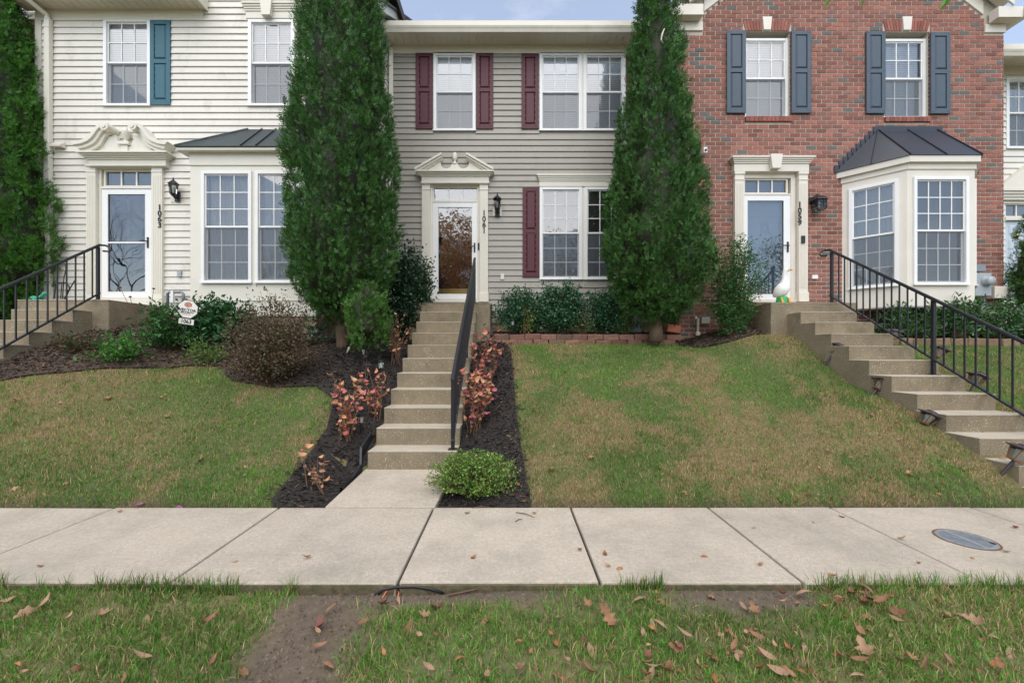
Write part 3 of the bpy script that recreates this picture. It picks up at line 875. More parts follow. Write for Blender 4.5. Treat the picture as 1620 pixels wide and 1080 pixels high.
MB().lathe([(5*kz, V(259, ZP)), (4.6*kz, V(257.5, ZP)), (2*kz, V(255, ZP)), (1.6*kz, V(253, ZP)), (3.6*kz, V(251, ZP)), (4.1*kz, V(248.5, ZP)), (3.8*kz, V(247.5, ZP)), (4.1*kz, V(246.5, ZP)), (3.7*kz, V(242.5, ZP)), (2*kz, V(240, ZP)), (.3*kz, V(239.6, ZP))], (xf, yf, 0), 14).build('finial', 'cream_trim', HM, smooth=True)
transom(HM, 687, 754, 298, 317, ZM + .02, 'cream_trim')
storm_door(HM, 684.8, 755, 320.5, 473, (693, 747.5), (327.5, 465.5), ZM + .0, 'white_vinyl', 'burgundy', 'brass', None, (751, 392))
MB().box(dM[0], dM[1], ZM - .03, ZM + .12, V(478, ZM), V(473.4, ZM)).build('threshold', 'cream_trim', HM)
digits(HM, '1061', 765.8, (337.5, 346.8, 356, 365), ZM - .078, 7.6)
MB().box(U(756, ZM), U(760.4, ZM), ZM - .04, ZM - .016, V(395.5, ZM), V(385, ZM)).build('doorbell', 'plastic_black', HM, bevel=.004)
MB().box(U(792, ZM), U(797.5, ZM), ZM - .045, ZM - .012, V(442.5, ZM), V(433.5, ZM)).build('outlet_cover', 'pale_trim', HM, bevel=.004)
MB().box(U(779.5, ZM), U(794, ZM), ZM - .035, ZM - .01, V(342.5, ZM), V(329, ZM)).build('lamp_block', 'pale_trim', HM, bevel=.004)
L1 = lantern_carriage(U(786.8, ZM - .1), ZM - .035, V(323.5, ZM - .12), 1.0, 'black coach lantern on taupe siding right of door 1061')

# ================================================================== left townhouse, number 1063
HL = thing('townhouse', (-5.7, ZL, 1.7), 'cream sided townhouse 1063 with one teal shutter and scrolled door pediment', 'house')
lx0, lx1 = U(58, ZL), -2.527
ls = V(18, ZL)
wA = rect((165, 239.5, 31, 169), ZL); wB = rect((393.5, 467, 32, 169), ZL)
dL = rect((157.5, 244.5, 261, 486), ZL)
bayL = (U(305, ZL), U(490, ZL), V(500, ZL) , V(235, ZL))
gable_x0 = U(323, ZL)
def lim_L(z):
    if z < V(31, ZL): return (lx0 + .12, lx1)
    return (gable_x0 + max(0, (z - 8.6)) / .8, lx1 - max(0, (z - 8.6)) / .8)
opL = [wA, wB, dL, bayL]
wallL = backing(HL, lx0, lx1, 1.2, ls, ZL, opL, 'cream_siding')
MB().prism([(gable_x0, ls), (lx1, ls), (lx1, 8.7), ((gable_x0 + lx1) / 2, 9.9), (gable_x0, 8.7)], ZL, ZL + .12).build('gable_wall', 'cream_siding', HL)
siding(wallL, lx0, lx1, V(500, ZL), 8.6, ZL, opL, 'cream_siding', .1235, lim_L)
MB().box(lx0, lx1, ZL - .004, ZL, 1.0, V(500, ZL)).build('foundation', 'foundation', HL)
interior(HL, lx0 + .05, lx1 - .05, ZL, 1.8, 8)
MB().box(lx0, lx0 + .115, ZL - .03, ZL + .05, 1.2, V(16, ZL)).build('corner_board', 'cream_trim', HL)
MB().box(lx1 - .1, lx1 + .022, ZL - .03, ZL + .1, 1.2, 8.6).build('corner_board', 'cream_trim', HL)
side_siding(HL, lx1 - .0, 1, 1.8, 9.6, ZL + .1, 12, 'cream_siding', .1235,
            lambda z: (ZL + .1, ZM) if z < 7.3 else (max(ZL + .1, 7.66 + (z - EYE - 6.54 + .25) / .634), 12.5))
MB().prism([(ZL + .1, 1.2), (ZM + .2, 1.2), (ZM + .2, 7.2), (12.5, 7.2), (12.5, EYE + 6.3 + .634 * (12.5 - 7.66)), (ZL + .1, EYE + 6.3 + .634 * (ZL + .1 - 7.66))], lx1 - .1, lx1 - .002, 'x').build('side_wall', 'cream_siding', HL)
def rk(y, o): return EYE + 6.54 + .634 * (y - 7.66) + o
MB().prism([(7.45, rk(7.45, -.20)), (13, rk(13, -.20)), (13, rk(13, -.03)), (7.45, rk(7.45, -.03))], lx1 + .002, lx1 + .15, 'x').build('rake_board', 'cream_trim', HL)
MB().prism([(7.42, rk(7.42, -.03)), (13, rk(13, -.03)), (13, rk(13, .02)), (7.42, rk(7.42, .02))], lx1 - .6, lx1 + .19, 'x').build('roof', 'shingle', HL)
MB().prism([(7.28, rk(7.28, .30)), (13, rk(13, .30)), (13, rk(13, .40)), (7.28, rk(7.28, .40))], lx0 - .25, gable_x0 - .31, 'x').build('roof', 'shingle', HL)
gm = (gable_x0 + lx1) / 2
MB().prism([(gable_x0 - .25, 8.52), (gm, 9.93), (lx1 + .25, 8.52), (lx1 + .25, 8.72), (gm, 10.13), (gable_x0 - .25, 8.72)], 7.5, 11).build('gable_roof', 'shingle', HL)
# eave over the left part
soffit(HL, lx0 - .2, U(313, 7.5), 7.40, ZL, ls)
MB().box(lx0 - .22, U(313, 7.5) + .01, 7.37, 7.40, ls - .03, ls + .2).build('fascia', 'cream_trim', HL)
MB().box(U(313, 7.5) + .001, U(313, 7.5) + .03, 7.40, ZL - .035, ls - .03, ls + .2).build('eave_return', 'cream_trim', HL)
MB().box(lx0 + .12, U(323, ZL), ZL - .034, ZL, V(34, ZL), ls).build('frieze_board', 'cream_trim', HL)
MB().box(U(313, ZL), U(323, ZL), ZL - .037, ZL - .001, ls + .001, ls + .45).build('frieze_board', 'cream_trim', HL)
gutter(HL, lx0 - .22, U(313, 7.5), 7.25, ls + .19)
xd = U(77, ZL - .06)
MB().tube([(xd - .12, 7.31, ls + .08), (xd - .10, 7.36, ls - .04), (xd, ZL - .10, V(30, ZL)), (xd, ZL - .075, V(36, ZL))], .042, 8).build('downspout_elbow', 'cream_trim', HL)
MB().box(xd - .05, xd + .05, ZL - .105, ZL - .026, 1.9, V(35, ZL)).build('downspout', 'cream_trim', HL, bevel=.01)
for z in (V(48, ZL), V(287, ZL)): MB().box(xd - .056, xd + .056, ZL - .11, ZL - .02, z - .02, z + .02).build('strap', 'cream_trim', HL)
window(HL, *wA, ZL, 3, 2, 'blind'); window(HL, *wB, ZL, 3, 2, 'blind')
shutter(HL, *rect((240, 272, 35, 168), ZL), ZL - .014, 'teal')
hb_ = rect((391, 470, 21, 31.5), ZL)
MB().box(hb_[0], hb_[1], ZL - .04, ZL, hb_[2], hb_[3]).build('window_head', 'cream_trim', HL)
cornice(HL, hb_[0], hb_[1], V(21, ZL), V(9, ZL), ZL, .045, .10, 'cream_trim', 'window_crown')
MB().prism([(U(420, ZL), V(32, ZL)), (U(433, ZL), V(32, ZL)), (U(436, ZL), V(4, ZL)), (U(417, ZL), V(4, ZL))], ZL - .13, ZL - .01).build('keystone', 'cream_trim', HL)
MB().prism([(ZL - .02, V(226, ZL)), (ZL - .12, V(233, ZL)), (ZL - .12, V(236, ZL)), (ZL - .02, V(236, ZL))], U(89, ZL), U(106, ZL), 'x').build('vent_hood', 'pale_trim', HL)
MB().box(U(283, ZL), U(289.5, ZL), ZL - .05, ZL - .015, V(438.5, ZL), V(429, ZL)).build('outlet_cover', 'grey_box', HL, bevel=.005)
# entrance
MB().box(dL[0] + .001, U(161.5, ZL), ZL - .015, ZL + .12, dL[2], dL[3]).box(U(241, ZL), dL[1] - .001, ZL - .015, ZL + .12, dL[2], dL[3]).box(U(161.5, ZL), U(241, ZL), ZL - .015, ZL + .12, V(268, ZL), dL[3]).box(U(161.5, ZL), U(241, ZL), ZL - .025, ZL + .12, V(299, ZL), V(295.5, ZL)).build('door_surround', 'cream_trim', HL)
pilaster(HL, U(142.5, ZL), U(157.3, ZL), V(486, ZL), V(262, ZL), ZL - .016, 'cream_trim')
pilaster(HL, U(245, ZL), U(261.5, ZL), V(486, ZL), V(262, ZL), ZL - .016, 'cream_trim')
ZQ = ZL - .11
def qq(x, y): return (U(x, ZQ), V(y, ZQ))
MB().box(U(140, ZQ), U(262, ZQ), ZQ, ZL - .017, V(263.5, ZQ), V(252.8, ZQ)).build('entablature', 'cream_trim', HL)
MB().box(U(139, ZQ), U(263.5, ZQ), ZQ - .02, ZQ - .001, V(263, ZQ), V(260.5, ZQ)).build('architrave', 'cream_trim', HL)
cornice(HL, U(140, ZQ), U(262, ZQ), V(252.8, ZQ), V(243.5, ZQ), ZL - .017, .10, .22, 'cream_trim')
XCL = 197.5
def sw(pts): return pts
top = [(121.7, 229), (133, 228), (142, 225), (148, 221), (153, 216), (157, 210.5), (160.5, 206), (165, 201.5), (170, 199)]
low = [(134, 243.3), (147, 239.5), (156, 235), (162, 230.5), (166, 224), (168.5, 219), (171, 216), (174, 214), (178, 213)]
for sgn in (1, -1):
    def mq(x, y): return qq(XCL + sgn * (x - XCL), y)
    for k, (t0, t1, dd) in enumerate(((0, .34, .12), (.34, .68, .085), (.68, 1.0, .045))):
        band = [mq(a[0] + (b[0]-a[0])*t0, a[1] + (b[1]-a[1])*t0) for a, b in zip(top, low)]
        band += [mq(a[0] + (b[0]-a[0])*t1, a[1] + (b[1]-a[1])*t1) for a, b in reversed(list(zip(top, low)))]
        MB().prism(band, ZQ - dd, ZL - .02).build('scroll_moulding', 'cream_trim', HL)
    c = mq(175.5, 205.5); kk = ZQ / F
    ro = MB().lathe([(6.6*kk, -.14), (6.6*kk, .09)], (c[0], ZQ, c[1]), 20, 'y').build('scroll_end', 'cream_trim', HL)
    MB().lathe([(3*kk, -.155), (3.2*kk, -.138)], (c[0], ZQ, c[1]), 14, 'y').build('rosette', 'cream_trim', ro)
    ty = [mq(140, 243.4), mq(156, 236), mq(166, 225), mq(171, 216.5), mq(182, 213), mq(185, 222), mq(189, 229.5), mq(193, 233), mq(193, 243.4)]
    MB().prism(ty, ZQ + .005, ZL - .02).build('tympanum', 'cream_trim', HL)
MB().box(U(192, ZQ), U(203, ZQ), ZQ - .02, ZL - .021, V(243.4, ZQ), V(230, ZQ)).box(U(188, ZQ), U(207, ZQ), ZQ - .05, ZL - .022, V(229.9, ZQ), V(225.5, ZQ)).build('urn_pedestal', 'cream_trim', HL, bevel=.004)
MB().lathe([(4.5*kk, V(225.4, ZQ)), (2.2*kk, V(223, ZQ)), (2*kk, V(220.5, ZQ)), (5.2*kk, V(216, ZQ)), (5.6*kk, V(210, ZQ)), (6.1*kk, V(208, ZQ)), (5.6*kk, V(206.5, ZQ)), (2.6*kk, V(205.5, ZQ)), (2.4*kk, V(203, ZQ)), (1.2*kk, V(200.5, ZQ))], (U(197.5, ZQ), ZQ + .02, 0), 14).build('urn', 'cream_trim', HL, smooth=True)
transom(HL, 168, 240, 272, 294, ZL + .02, 'cream_trim')
storm_door(HL, 161.5, 241, 299.3, 471, (170.6, 231), (307, 462), ZL, 'white_vinyl', 'dark_door', 'tan_clay', 384, (235, 384))
MB().box(dL[0], dL[1], ZL - .03, ZL + .12, V(486, ZL), V(471.4, ZL)).build('threshold', 'cream_trim', HL)
digits(HL, '1063', 253, (328.5, 338, 347, 356.5), ZL - .078, 7.8)
MB().box(U(272, ZL), U(287, ZL), ZL - .035, ZL - .01, V(321, ZL), V(304, ZL)).build('lamp_block', 'pale_trim', HL, bevel=.004)
lantern_carriage(U(277.5, ZL - .1), ZL - .035, V(299.5, ZL - .12), .93, 'black coach lantern on cream siding right of door 1063')
# box bay
YB = 7.25
bx0, bx1 = U(301, YB), U(502, YB)
bz0, bz1 = V(500, YB), V(243, YB)
w1 = rect((319.5, 399, 271, 448), YB); w2 = rect((404.5, 484, 271, 448), YB)
bay = backing(HL, bx0, bx1, bz0, bz1, YB, [w1, w2], 'cream_trim', .1); bay.name = 'bay_window'
MB().box(bx0, bx0 + .1, YB + .1, ZL, bz0, bz1).box(bx1 - .1, bx1, YB + .1, ZL, bz0, bz1).box(bx0 + .1, bx1 - .1, YB + .1, ZL, bz0, bz0 + .05).build('bay_side', 'cream_trim', HL)
MB().box(bx0 + .04, bx1 - .04, YB + .04, ZL, .9, bz0 - .001).build('foundation', 'foundation', HL)
MB().box(bx0 - .01, bx1 + .01, YB - .014, YB - .001, V(476, YB), V(474.5, YB)).build('drip_edge', 'cream_trim', HL)
MB().box(bx0 - .008, bx1 + .008, YB - .02, YB - .001, V(262, YB), bz1).build('bay_frieze', 'cream_trim', HL)
window(HL, *w1, YB, 3, 3, 'sheer', fw=.055); window(HL, *w2, YB, 3, 3, 'sheer', fw=.055)
ez, az = V(231, 7.12), V(206, ZL)
ex0, ex1 = bx0 - .16, bx1 + .16
MB().box(ex0 + .01, ex1 - .01, 7.12, ZL - .03, bz1 + .001, ez - .02).build('bay_fascia', 'cream_trim', HL)
ra0, ra1 = U(394, ZL), (ex0 + ex1) - U(394, ZL)
rf = MB().add([(ex0, 7.09, ez - .015), (ex1, 7.09, ez - .015), (ex1, ZL - .03, ez - .015), (ex0, ZL - .03, ez - .015), (ra0, ZL - .03, az), (ra1, ZL - .03, az)], [(0,1,5,4),(1,2,5),(3,0,4),(0,3,2,1),(2,3,4,5)]).build('bay_roof', 'green_roof', HL)
for t in (0, .33, .66, 1):
    a = Vector((ex0 + (ex1 - ex0) * t, 7.09, ez)); b = Vector((ra0 + (ra1 - ra0) * t, ZL - .03, az + .015))
    if t in (.33, .66): a = Vector((b.x, 7.09, ez))
    MB().tube([a, b], .012, 4).build('standing_seam', 'green_roof', rf)

# ================================================================== brick townhouse, number 1059
HR = thing('townhouse', (6.4, ZR, 1.7), 'red brick townhouse 1059 with slate-blue shutters and angled bay window', 'house')
rx0, rx1 = 3.265, U(1587, ZR)
wF = rect((1178.6, 1249.6, 50, 185), ZR); wG = rect((1398, 1469, 51, 185), ZR)
dR = rect((1173, 1258, 273, 478), ZR)
BA, BB, BC, BD = (6.377, ZR), (7.017, 7.24), (8.21, 7.24), (8.85, ZR)
bR = (BA[0] + .06, BD[0] - .06, EYE + .79, EYE + 3.45)
def arch(px): return rect(px, ZR)
hF = (U(1175, ZR), U(1252, ZR), V(49.5, ZR), V(34, ZR)); hG = (U(1396, ZR), U(1471, ZR), V(50, ZR), V(34, ZR))
sF = (U(1178, ZR), U(1251, ZR), V(193.5, ZR), V(185, ZR)); sG = (U(1398, ZR), U(1470, ZR), V(194, ZR), V(185.5, ZR))
opR = [wF, wG, dR, bR, hF, hG, sF, sG]
gl = lambda z: max(rx0, U(1113, ZR) + (z - V(20, ZR)) / .77) if z > V(22, ZR) else (rx0 if z < V(50, ZR) else U(1112, ZR))
gr = lambda z: min(rx1, U(1553, ZR) - (z - V(25, ZR)) / .77) if z > V(27, ZR) else (rx1 if z < V(53, ZR) else U(1556, ZR))
wallR = backing(HR, rx0, rx1, 1.0, 8.7, ZR, [wF, wG, dR, bR], 'mortar', .2)
brick_field(wallR, rx0, rx1, 1.5, 8.65, ZR, opR, lambda z: (gl(z), gr(z)), sector=lambda x, z: 5 - abs(x - 5.6) - .4 * abs(z - 5.6))
interior(HR, rx0 + .05, rx1 - .05, ZR + .1, 1.8, 8)
side_siding(HR, rx0 + .0, -1, 1.75, 7.3, ZR + .06, ZM, 'taupe_siding', .1235)
MB().box(rx0 + .002, rx0 + .1, ZR + .06, ZM, 1.3, 8.2).build('side_wall', 'taupe_siding', HR)
for k, (w, h, s, kx, sh) in enumerate(((wF, hF, sF, (1205, 1220, 28.7, 49), ((1148, 1178, 51, 181), (1250, 1280.5, 52, 181))), (wG, hG, sG, (1425.6, 1441, 28.5, 49.5), ((1367.5, 1397.5, 52.5, 181.5), (1469, 1499.6, 54, 182))))):
    yy = ZR + .07
    window(HR, w[0] + .0, w[1] - .0, w[2], w[3] - .09, yy, 3, 2, 'blind', fw=.05, proud=.02, sill=False)
    for px in sh: shutter(HR, *rect(px, ZR), ZR - .022, 'slate')
    # soldier bricks of the flat arch, leaning out from the keystone
    n = 6; kx0, kx1 = U(kx[0], ZR), U(kx[1], ZR)
    rn = random.Random(k)
    for side in (0, 1):
        for i in range(n):
            if side == 0: a, b = h[0] + (kx0 - h[0]) * i / n, h[0] + (kx0 - h[0]) * (i + 1) / n
            else: a, b = kx1 + (h[1] - kx1) * i / n, kx1 + (h[1] - kx1) * (i + 1) / n
            cxm = (h[0] + h[1]) / 2
            sk = lambda x: x - (x - cxm) * .11
            g = .005
            me = MB().prism([(sk(a) + g, h[2]), (sk(b) - g, h[2]), (b - g, h[3]), (a + g, h[3])], ZR - .014, ZR + .09).mesh('arch_brick', 'brick')
            paint(me, np.tile(np.array((.285, .105, .078)) * rn.uniform(.7, 1.2), (8, 1)))
            link('arch_brick', me, wallR)
    MB().prism([(U(kx[0] + 2, ZR), V(kx[3], ZR)), (U(kx[1] - 2, ZR), V(kx[3], ZR)), (kx1, V(kx[2], ZR)), (kx0, V(kx[2], ZR))], ZR - .035, ZR + .05).build('keystone', 'pale_trim', HR, bevel=.004)
    nb = 11
    for i in range(nb):
        a = s[0] + (s[1] - s[0]) * i / nb; b = s[0] + (s[1] - s[0]) * (i + 1) / nb
        me = MB().prism([(ZR - .045, s[2]), (ZR + .1, s[2]), (ZR + .1, s[3]), (ZR - .045, s[3] - .012)], a + .004, b - .004, 'x').mesh('sill_brick', 'brick')
        paint(me, np.tile(np.array((.26, .085, .065)) * rn.uniform(.75, 1.2), (8, 1)))
        link('sill_brick', me, wallR)
# gable trim and eave returns
ZW = 7.686
for sgn, xin, ybase in ((1, 1113, 20), (-1, 1553, 25)):
    a = (U(xin, ZR), V(ybase, ZR)); L_ = 3.2
    MB().prism([a, (a[0] + sgn * L_, a[1] + .77 * L_), (a[0] + sgn * L_, a[1] + .77 * L_ + .24), (a[0], a[1] + .24)], ZR - .03, ZR + .02).build('rake_trim', 'pale_trim', HR)
    MB().prism([(a[0] - sgn * .36, a[1] + .02), (a[0] + sgn * L_, a[1] + .02 + .77 * (L_ + .36)), (a[0] + sgn * L_, a[1] + .24 + .77 * (L_ + .36)), (a[0] - sgn * .36, a[1] + .22)], ZW - .03, ZW).build('rake_board', 'pale_trim', HR)
    MB().prism([(a[0] - sgn * .30, a[1] + .10), (a[0] + sgn * L_, a[1] + .10 + .77 * (L_ + .30)), (a[0] + sgn * L_, a[1] + .13 + .77 * (L_ + .30)), (a[0] - sgn * .30, a[1] + .13)], ZW + .001, ZR - .035).build('rake_soffit', 'soffit', HR)
    MB().prism([(a[0] - sgn * .42, a[1] + .20), (a[0] + sgn * L_, a[1] + .24 + .77 * (L_ + .38)), (a[0] + sgn * L_, a[1] + .29 + .77 * (L_ + .38)), (a[0] - sgn * .42, a[1] + .25)], ZW - .05, 13).build('roof', 'shingle', HR)
    xa = U(xin, ZW) if sgn > 0 else U(1580, ZW); xb = 2.95 if sgn > 0 else 9.62
    zb = V(23.2 if sgn > 0 else 27, ZW)
    MB().box(xa, xb, ZW, ZR - .036, zb, zb + .20).build('eave_return', 'pale_trim', HR)
    MB().box(xa - sgn * .02, xb + sgn * .02, ZW + .02, ZR - .037, zb - .006, zb - .001).build('return_soffit', 'soffit', HR)
    fa = U(1111, ZR) if sgn > 0 else U(1556, ZR); fb = rx0 - .02 if sgn > 0 else rx1 + .02
    MB().box(fa, fb, ZR - .032, ZR + .02, V(50 if sgn > 0 else 53, ZR), zb - .008).build('frieze_block', 'pale_trim', HR)
gutter_r = MB().box(9.64, 9.76, 7.62, 11, V(23, ZW) - .02, V(23, ZW) + .12).build('gutter', 'pale_trim', HR)
# entrance
MB().box(dR[0] + .001, U(1174.5, ZR), ZR - .015, ZR + .12, dR[2], dR[3]).box(U(1250.5, ZR), dR[1] - .001, ZR - .015, ZR + .12, dR[2], dR[3]).box(U(1174.5, ZR), U(1250.5, ZR), ZR - .015, ZR + .12, V(282, ZR), dR[3]).box(U(1174.5, ZR), U(1250.5, ZR), ZR - .02, ZR + .12, V(309, ZR), V(307, ZR)).build('door_surround', 'pale_trim', HR)
pilaster(HR, U(1158.5, ZR), U(1173, ZR), V(478, ZR), V(275, ZR), ZR - .014, 'pale_trim', .08)
pilaster(HR, U(1258.5, ZR), U(1272.5, ZR), V(478, ZR), V(275, ZR), ZR - .014, 'pale_trim', .08)
MB().box(U(1157, ZR), U(1274, ZR), ZR - .105, ZR - .0, V(274.8, ZR), V(263, ZR)).build('entablature', 'pale_trim', HR, bevel=.005)
cornice(HR, U(1157, ZR), U(1274, ZR), V(262.9, ZR), V(253, ZR), ZR - .001, .11, .18, 'pale_trim')
MB().prism([(U(1212, ZR), V(273, ZR)), (U(1225, ZR), V(273, ZR)), (U(1228, ZR), V(251, ZR)), (U(1209, ZR), V(251, ZR))], ZR - .20, ZR - .05).build('keystone', 'pale_trim', HR, bevel=.005)
transom(HR, 1178, 1243, 285.5, 305, ZR + .03, 'pale_trim')
storm_door(HR, 1174.7, 1250.3, 309.3, 474, (1181.5, 1240), (317, 466), ZR, 'white_vinyl', 'pale_door', 'pvc', None, (1245.5, 391))
MB().box(dR[0], dR[1], ZR - .03, ZR + .12, V(478, ZR), V(474.4, ZR)).build('threshold', 'pale_trim', HR)
digits(HR, '1059', 1265, (324, 333.5, 343, 352.5), ZR - .096, 7.8)
MB().box(U(1261.5, ZR), U(1266.8, ZR), ZR - .125, ZR - .095, V(387, ZR), V(375.5, ZR)).build('doorbell', 'plastic_black', HR, bevel=.004)
MB().box(U(1283, ZR), U(1292, ZR), ZR - .04, ZR - .008, V(441.5, ZR), V(435.5, ZR)).build('outlet_cover', 'white_vinyl', HR, bevel=.004)
# angled bay
bz0, bz1 = EYE + .79, V(255, 7.15)
def bay_face(p, q):
    d = Vector((q[0] - p[0], q[1] - p[1])); a = math.atan2(d.y, d.x)
    return Matrix.Translation((p[0], p[1], 0)) @ Matrix.Rotation(a, 4, 'Z'), d.length
faces = [(BA, BB, 'l'), (BB, BC, 'f'), (BC, BD, 'r')]
for (p, q, k) in faces:
    T, L_ = bay_face(p, q)
    if k == 'f': wx = (U(1444, 7.24) - BB[0], U(1531, 7.24) - BB[0]); wz = (V(451, 7.24), V(280, 7.24))
    else:
        wx = (L_ * .12, L_ * .88); wz = (V(451, 7.24), V(280, 7.24))
    if k == 'r': wx = (L_ * .12, L_ * .88)
    o = (wx[0], wx[1], wz[0], wz[1])
    xs_ = MB()
    xs_.box(0, wx[0], 0, .1, bz0, bz1); xs_.box(wx[1], L_, 0, .1, bz0, bz1); xs_.box(wx[0], wx[1], 0, .1, bz0, wz[0]); xs_.box(wx[0], wx[1], 0, .1, wz[1], bz1)
    w_ = xs_.build('bay_window', 'pale_trim', HR, T=T)
    MB().box(-.006, L_ + .006, -.022, -.001, V(268, 7.24), bz1 - .001).build('bay_frieze', 'pale_trim', w_, T=T)
    window(HR, *o, 0, 4 if k == 'f' else 3, 3, 'dim' if k == 'f' else 'sheer', fw=.055, T=T)
ins = [BA, BB, BC, BD]
MB().prism([(BA[0] + .05, BA[1]), (BB[0], BB[1] + .02), (BC[0], BC[1] + .02), (BD[0] - .05, BD[1])], bz0 - .02, bz0 + .02, 'z').build('bay_floor', 'pale_trim', HR)
E = [(BA[0] - .13, ZR - .01), (BB[0] - .03, BB[1] - .10), (BC[0] + .03, BC[1] - .10), (BD[0] + .13, ZR - .01)]
E2 = [(x + (.0 if 0 < i < 3 else (.04 if i == 0 else -.04)), y) for i, (x, y) in enumerate(E)]
fz = V(244.5, 7.14)
MB().prism([(E[0][0] + .03, ZR - .009), (E[1][0] + .01, E[1][1] + .02), (E[2][0] - .01, E[2][1] + .02), (E[3][0] - .03, ZR - .009)], bz1, fz - .002, 'z').build('bay_fascia', 'pale_trim', HR)
ap0, ap1 = (7.07, ZR - .01, V(206, ZR)), (8.2, ZR - .01, V(206, ZR))
rv = [(E[0][0], E[0][1], fz), (E[1][0], E[1][1], fz), (E[2][0], E[2][1], fz), (E[3][0], E[3][1], fz), ap0, ap1]
rf = MB().add(rv, [(0, 1, 4), (1, 2, 5, 4), (2, 3, 5), (0, 3, 2, 1), (0, 4, 5, 3)]).build('bay_roof', 'metal_roof', HR)
def seam(a, b): MB().tube([Vector(a) + Vector((0, -.004, .008)), Vector(b) + Vector((0, -.004, .008))], .013, 4).build('standing_seam', 'metal_roof', rf)
seam(rv[1], ap0); seam(rv[2], ap1)
seam(((rv[1][0] + rv[2][0]) / 2, rv[1][1], fz), ((ap0[0] + ap1[0]) / 2, ap0[1], ap0[2]))
seam(((rv[0][0] + rv[1][0]) / 2, (rv[0][1] + rv[1][1]) / 2, fz), ap0)
n = 10
fl = MB()
for i in range(n):                                     # stepped flashing against the bricks
    a = (E[0][0] + (ap0[0] - E[0][0]) * i / n, fz + (ap0[2] - fz) * i / n); b = (E[0][0] + (ap0[0] - E[0][0]) * (i + 1) / n, fz + (ap0[2] - fz) * (i + 1) / n)
    fl.box(a[0] - .015, b[0], ZR - .022, ZR - .009, a[1] - .01, b[1] + .055)
    c = E[3][0] - (E[3][0] - ap1[0]) * i / n; d = E[3][0] - (E[3][0] - ap1[0]) * (i + 1) / n
    fl.box(d, c + .015, ZR - .022, ZR - .009, a[1] - .01, b[1] + .055)
fl.box(ap0[0], ap1[0], ZR - .023, ZR - .009, ap0[2] - .02, ap0[2] + .06)
fl.build('step_flashing', 'metal_roof', rf)
# cage lantern beside the door of 1059
X_, Z_ = U(1294, 7.78), V(322, 7.78)
t = thing('wall_lantern', (X_, ZR, Z_), 'square black cage lantern on red brick beside door 1059', 'lantern')
MB().box(X_ - .11, X_ - .03, ZR - .035, ZR - .01, Z_ + .02, Z_ + .15).build('back_plate', 'black_metal', t, bevel=.005)
MB().tube([(X_ - .06, ZR - .03, Z_ + .13), (X_, ZR - .10, Z_ + .17), (X_, ZR - .12, Z_ + .14)], .014, 6).build('arm', 'black_metal', t)
MB().lathe([(.15, .05), (.145, .065), (.06, .125), (.02, .14)], (X_, ZR - .13, Z_), 4).build('cap', 'black_metal', t)
MB().box(X_ - .075, X_ + .075, ZR - .205, ZR - .055, Z_ - .13, Z_ + .05).build('glass_cage', 'lamp_glass', t)
fr = MB()
for i in range(4):
    x = X_ - .08 + .16 * i / 3
    fr.box(x - .006, x + .006, ZR - .215, ZR - .206, Z_ - .135, Z_ + .05)
    y = ZR - .21 + .16 * i / 3
    for sx in (-.085, .077): fr.box(X_ + sx, X_ + sx + .008, y - .006, y + .006, Z_ - .135, Z_ + .05)
for z in (-.135, -.075, -.01):
    fr.box(X_ - .086, X_ + .086, ZR - .2165, ZR - .2055, Z_ + z, Z_ + z + .012)
    for sx in (-.086, .076): fr.box(X_ + sx, X_ + sx + .01, ZR - .205, ZR - .05, Z_ + z, Z_ + z + .012)
fr.build('cage_bars', 'black_metal', t)
MB().lathe([(.02, -.08), (.03, -.02), (.02, .03)], (X_, ZR - .13, Z_), 8).build('bulb', 'white_paint', t)

# ================================================================== neighbours at the edges
HN = thing('townhouse', (-11.5, 8.6, 1.7), 'recessed brick townhouse with a dark slate shutter, glimpsed beyond cream house', 'house')
nx0, nx1 = -15.5, lx0 - .005
opN = [(-11.22, -10.27, V(180, 8.6), V(64, 8.6)), (-11.3, -10.2, V(440, 8.6), V(290, 8.6))]
wn_ = backing(HN, nx0, nx1, 1.0, V(49, 8.6), 8.6, opN, 'mortar')
for w in opN: window(HN, *w, 8.65, 3, 2, 'blind', fw=.05, proud=.02)
interior(HN, nx0 + .05, nx1 - .05, 8.65, 1.8, 7)
brick_field(wn_, nx0, nx1, 1.2, V(60, 8.6), 8.6, opN, sector=lambda x, z: 12 + x, seed=9)
MB().box(nx0, nx1, 8.565, 8.6, V(60, 8.6), V(49, 8.6)).build('frieze_board', 'cream_trim', HN)
soffit(HN, nx0, nx1, 8.25, 8.6, V(49, 8.6))
MB().box(nx0, nx1, 8.22, 8.25, V(49, 8.6) - .02, V(49, 8.6) + .2).build('fascia', 'cream_trim', HN)
gutter(HN, nx0, nx1, 8.1, V(19, 8.1))
shutter(HN, *rect((28, 50, 60, 183), 8.6), 8.575, 'slate')
MB().add([(nx0, 8.15, V(19, 8.1)), (nx1, 8.15, V(19, 8.1)), (nx1, 13, 10.4), (nx0, 13, 10.4)], [(0,1,2,3)]).build('roof', 'shingle', HN)

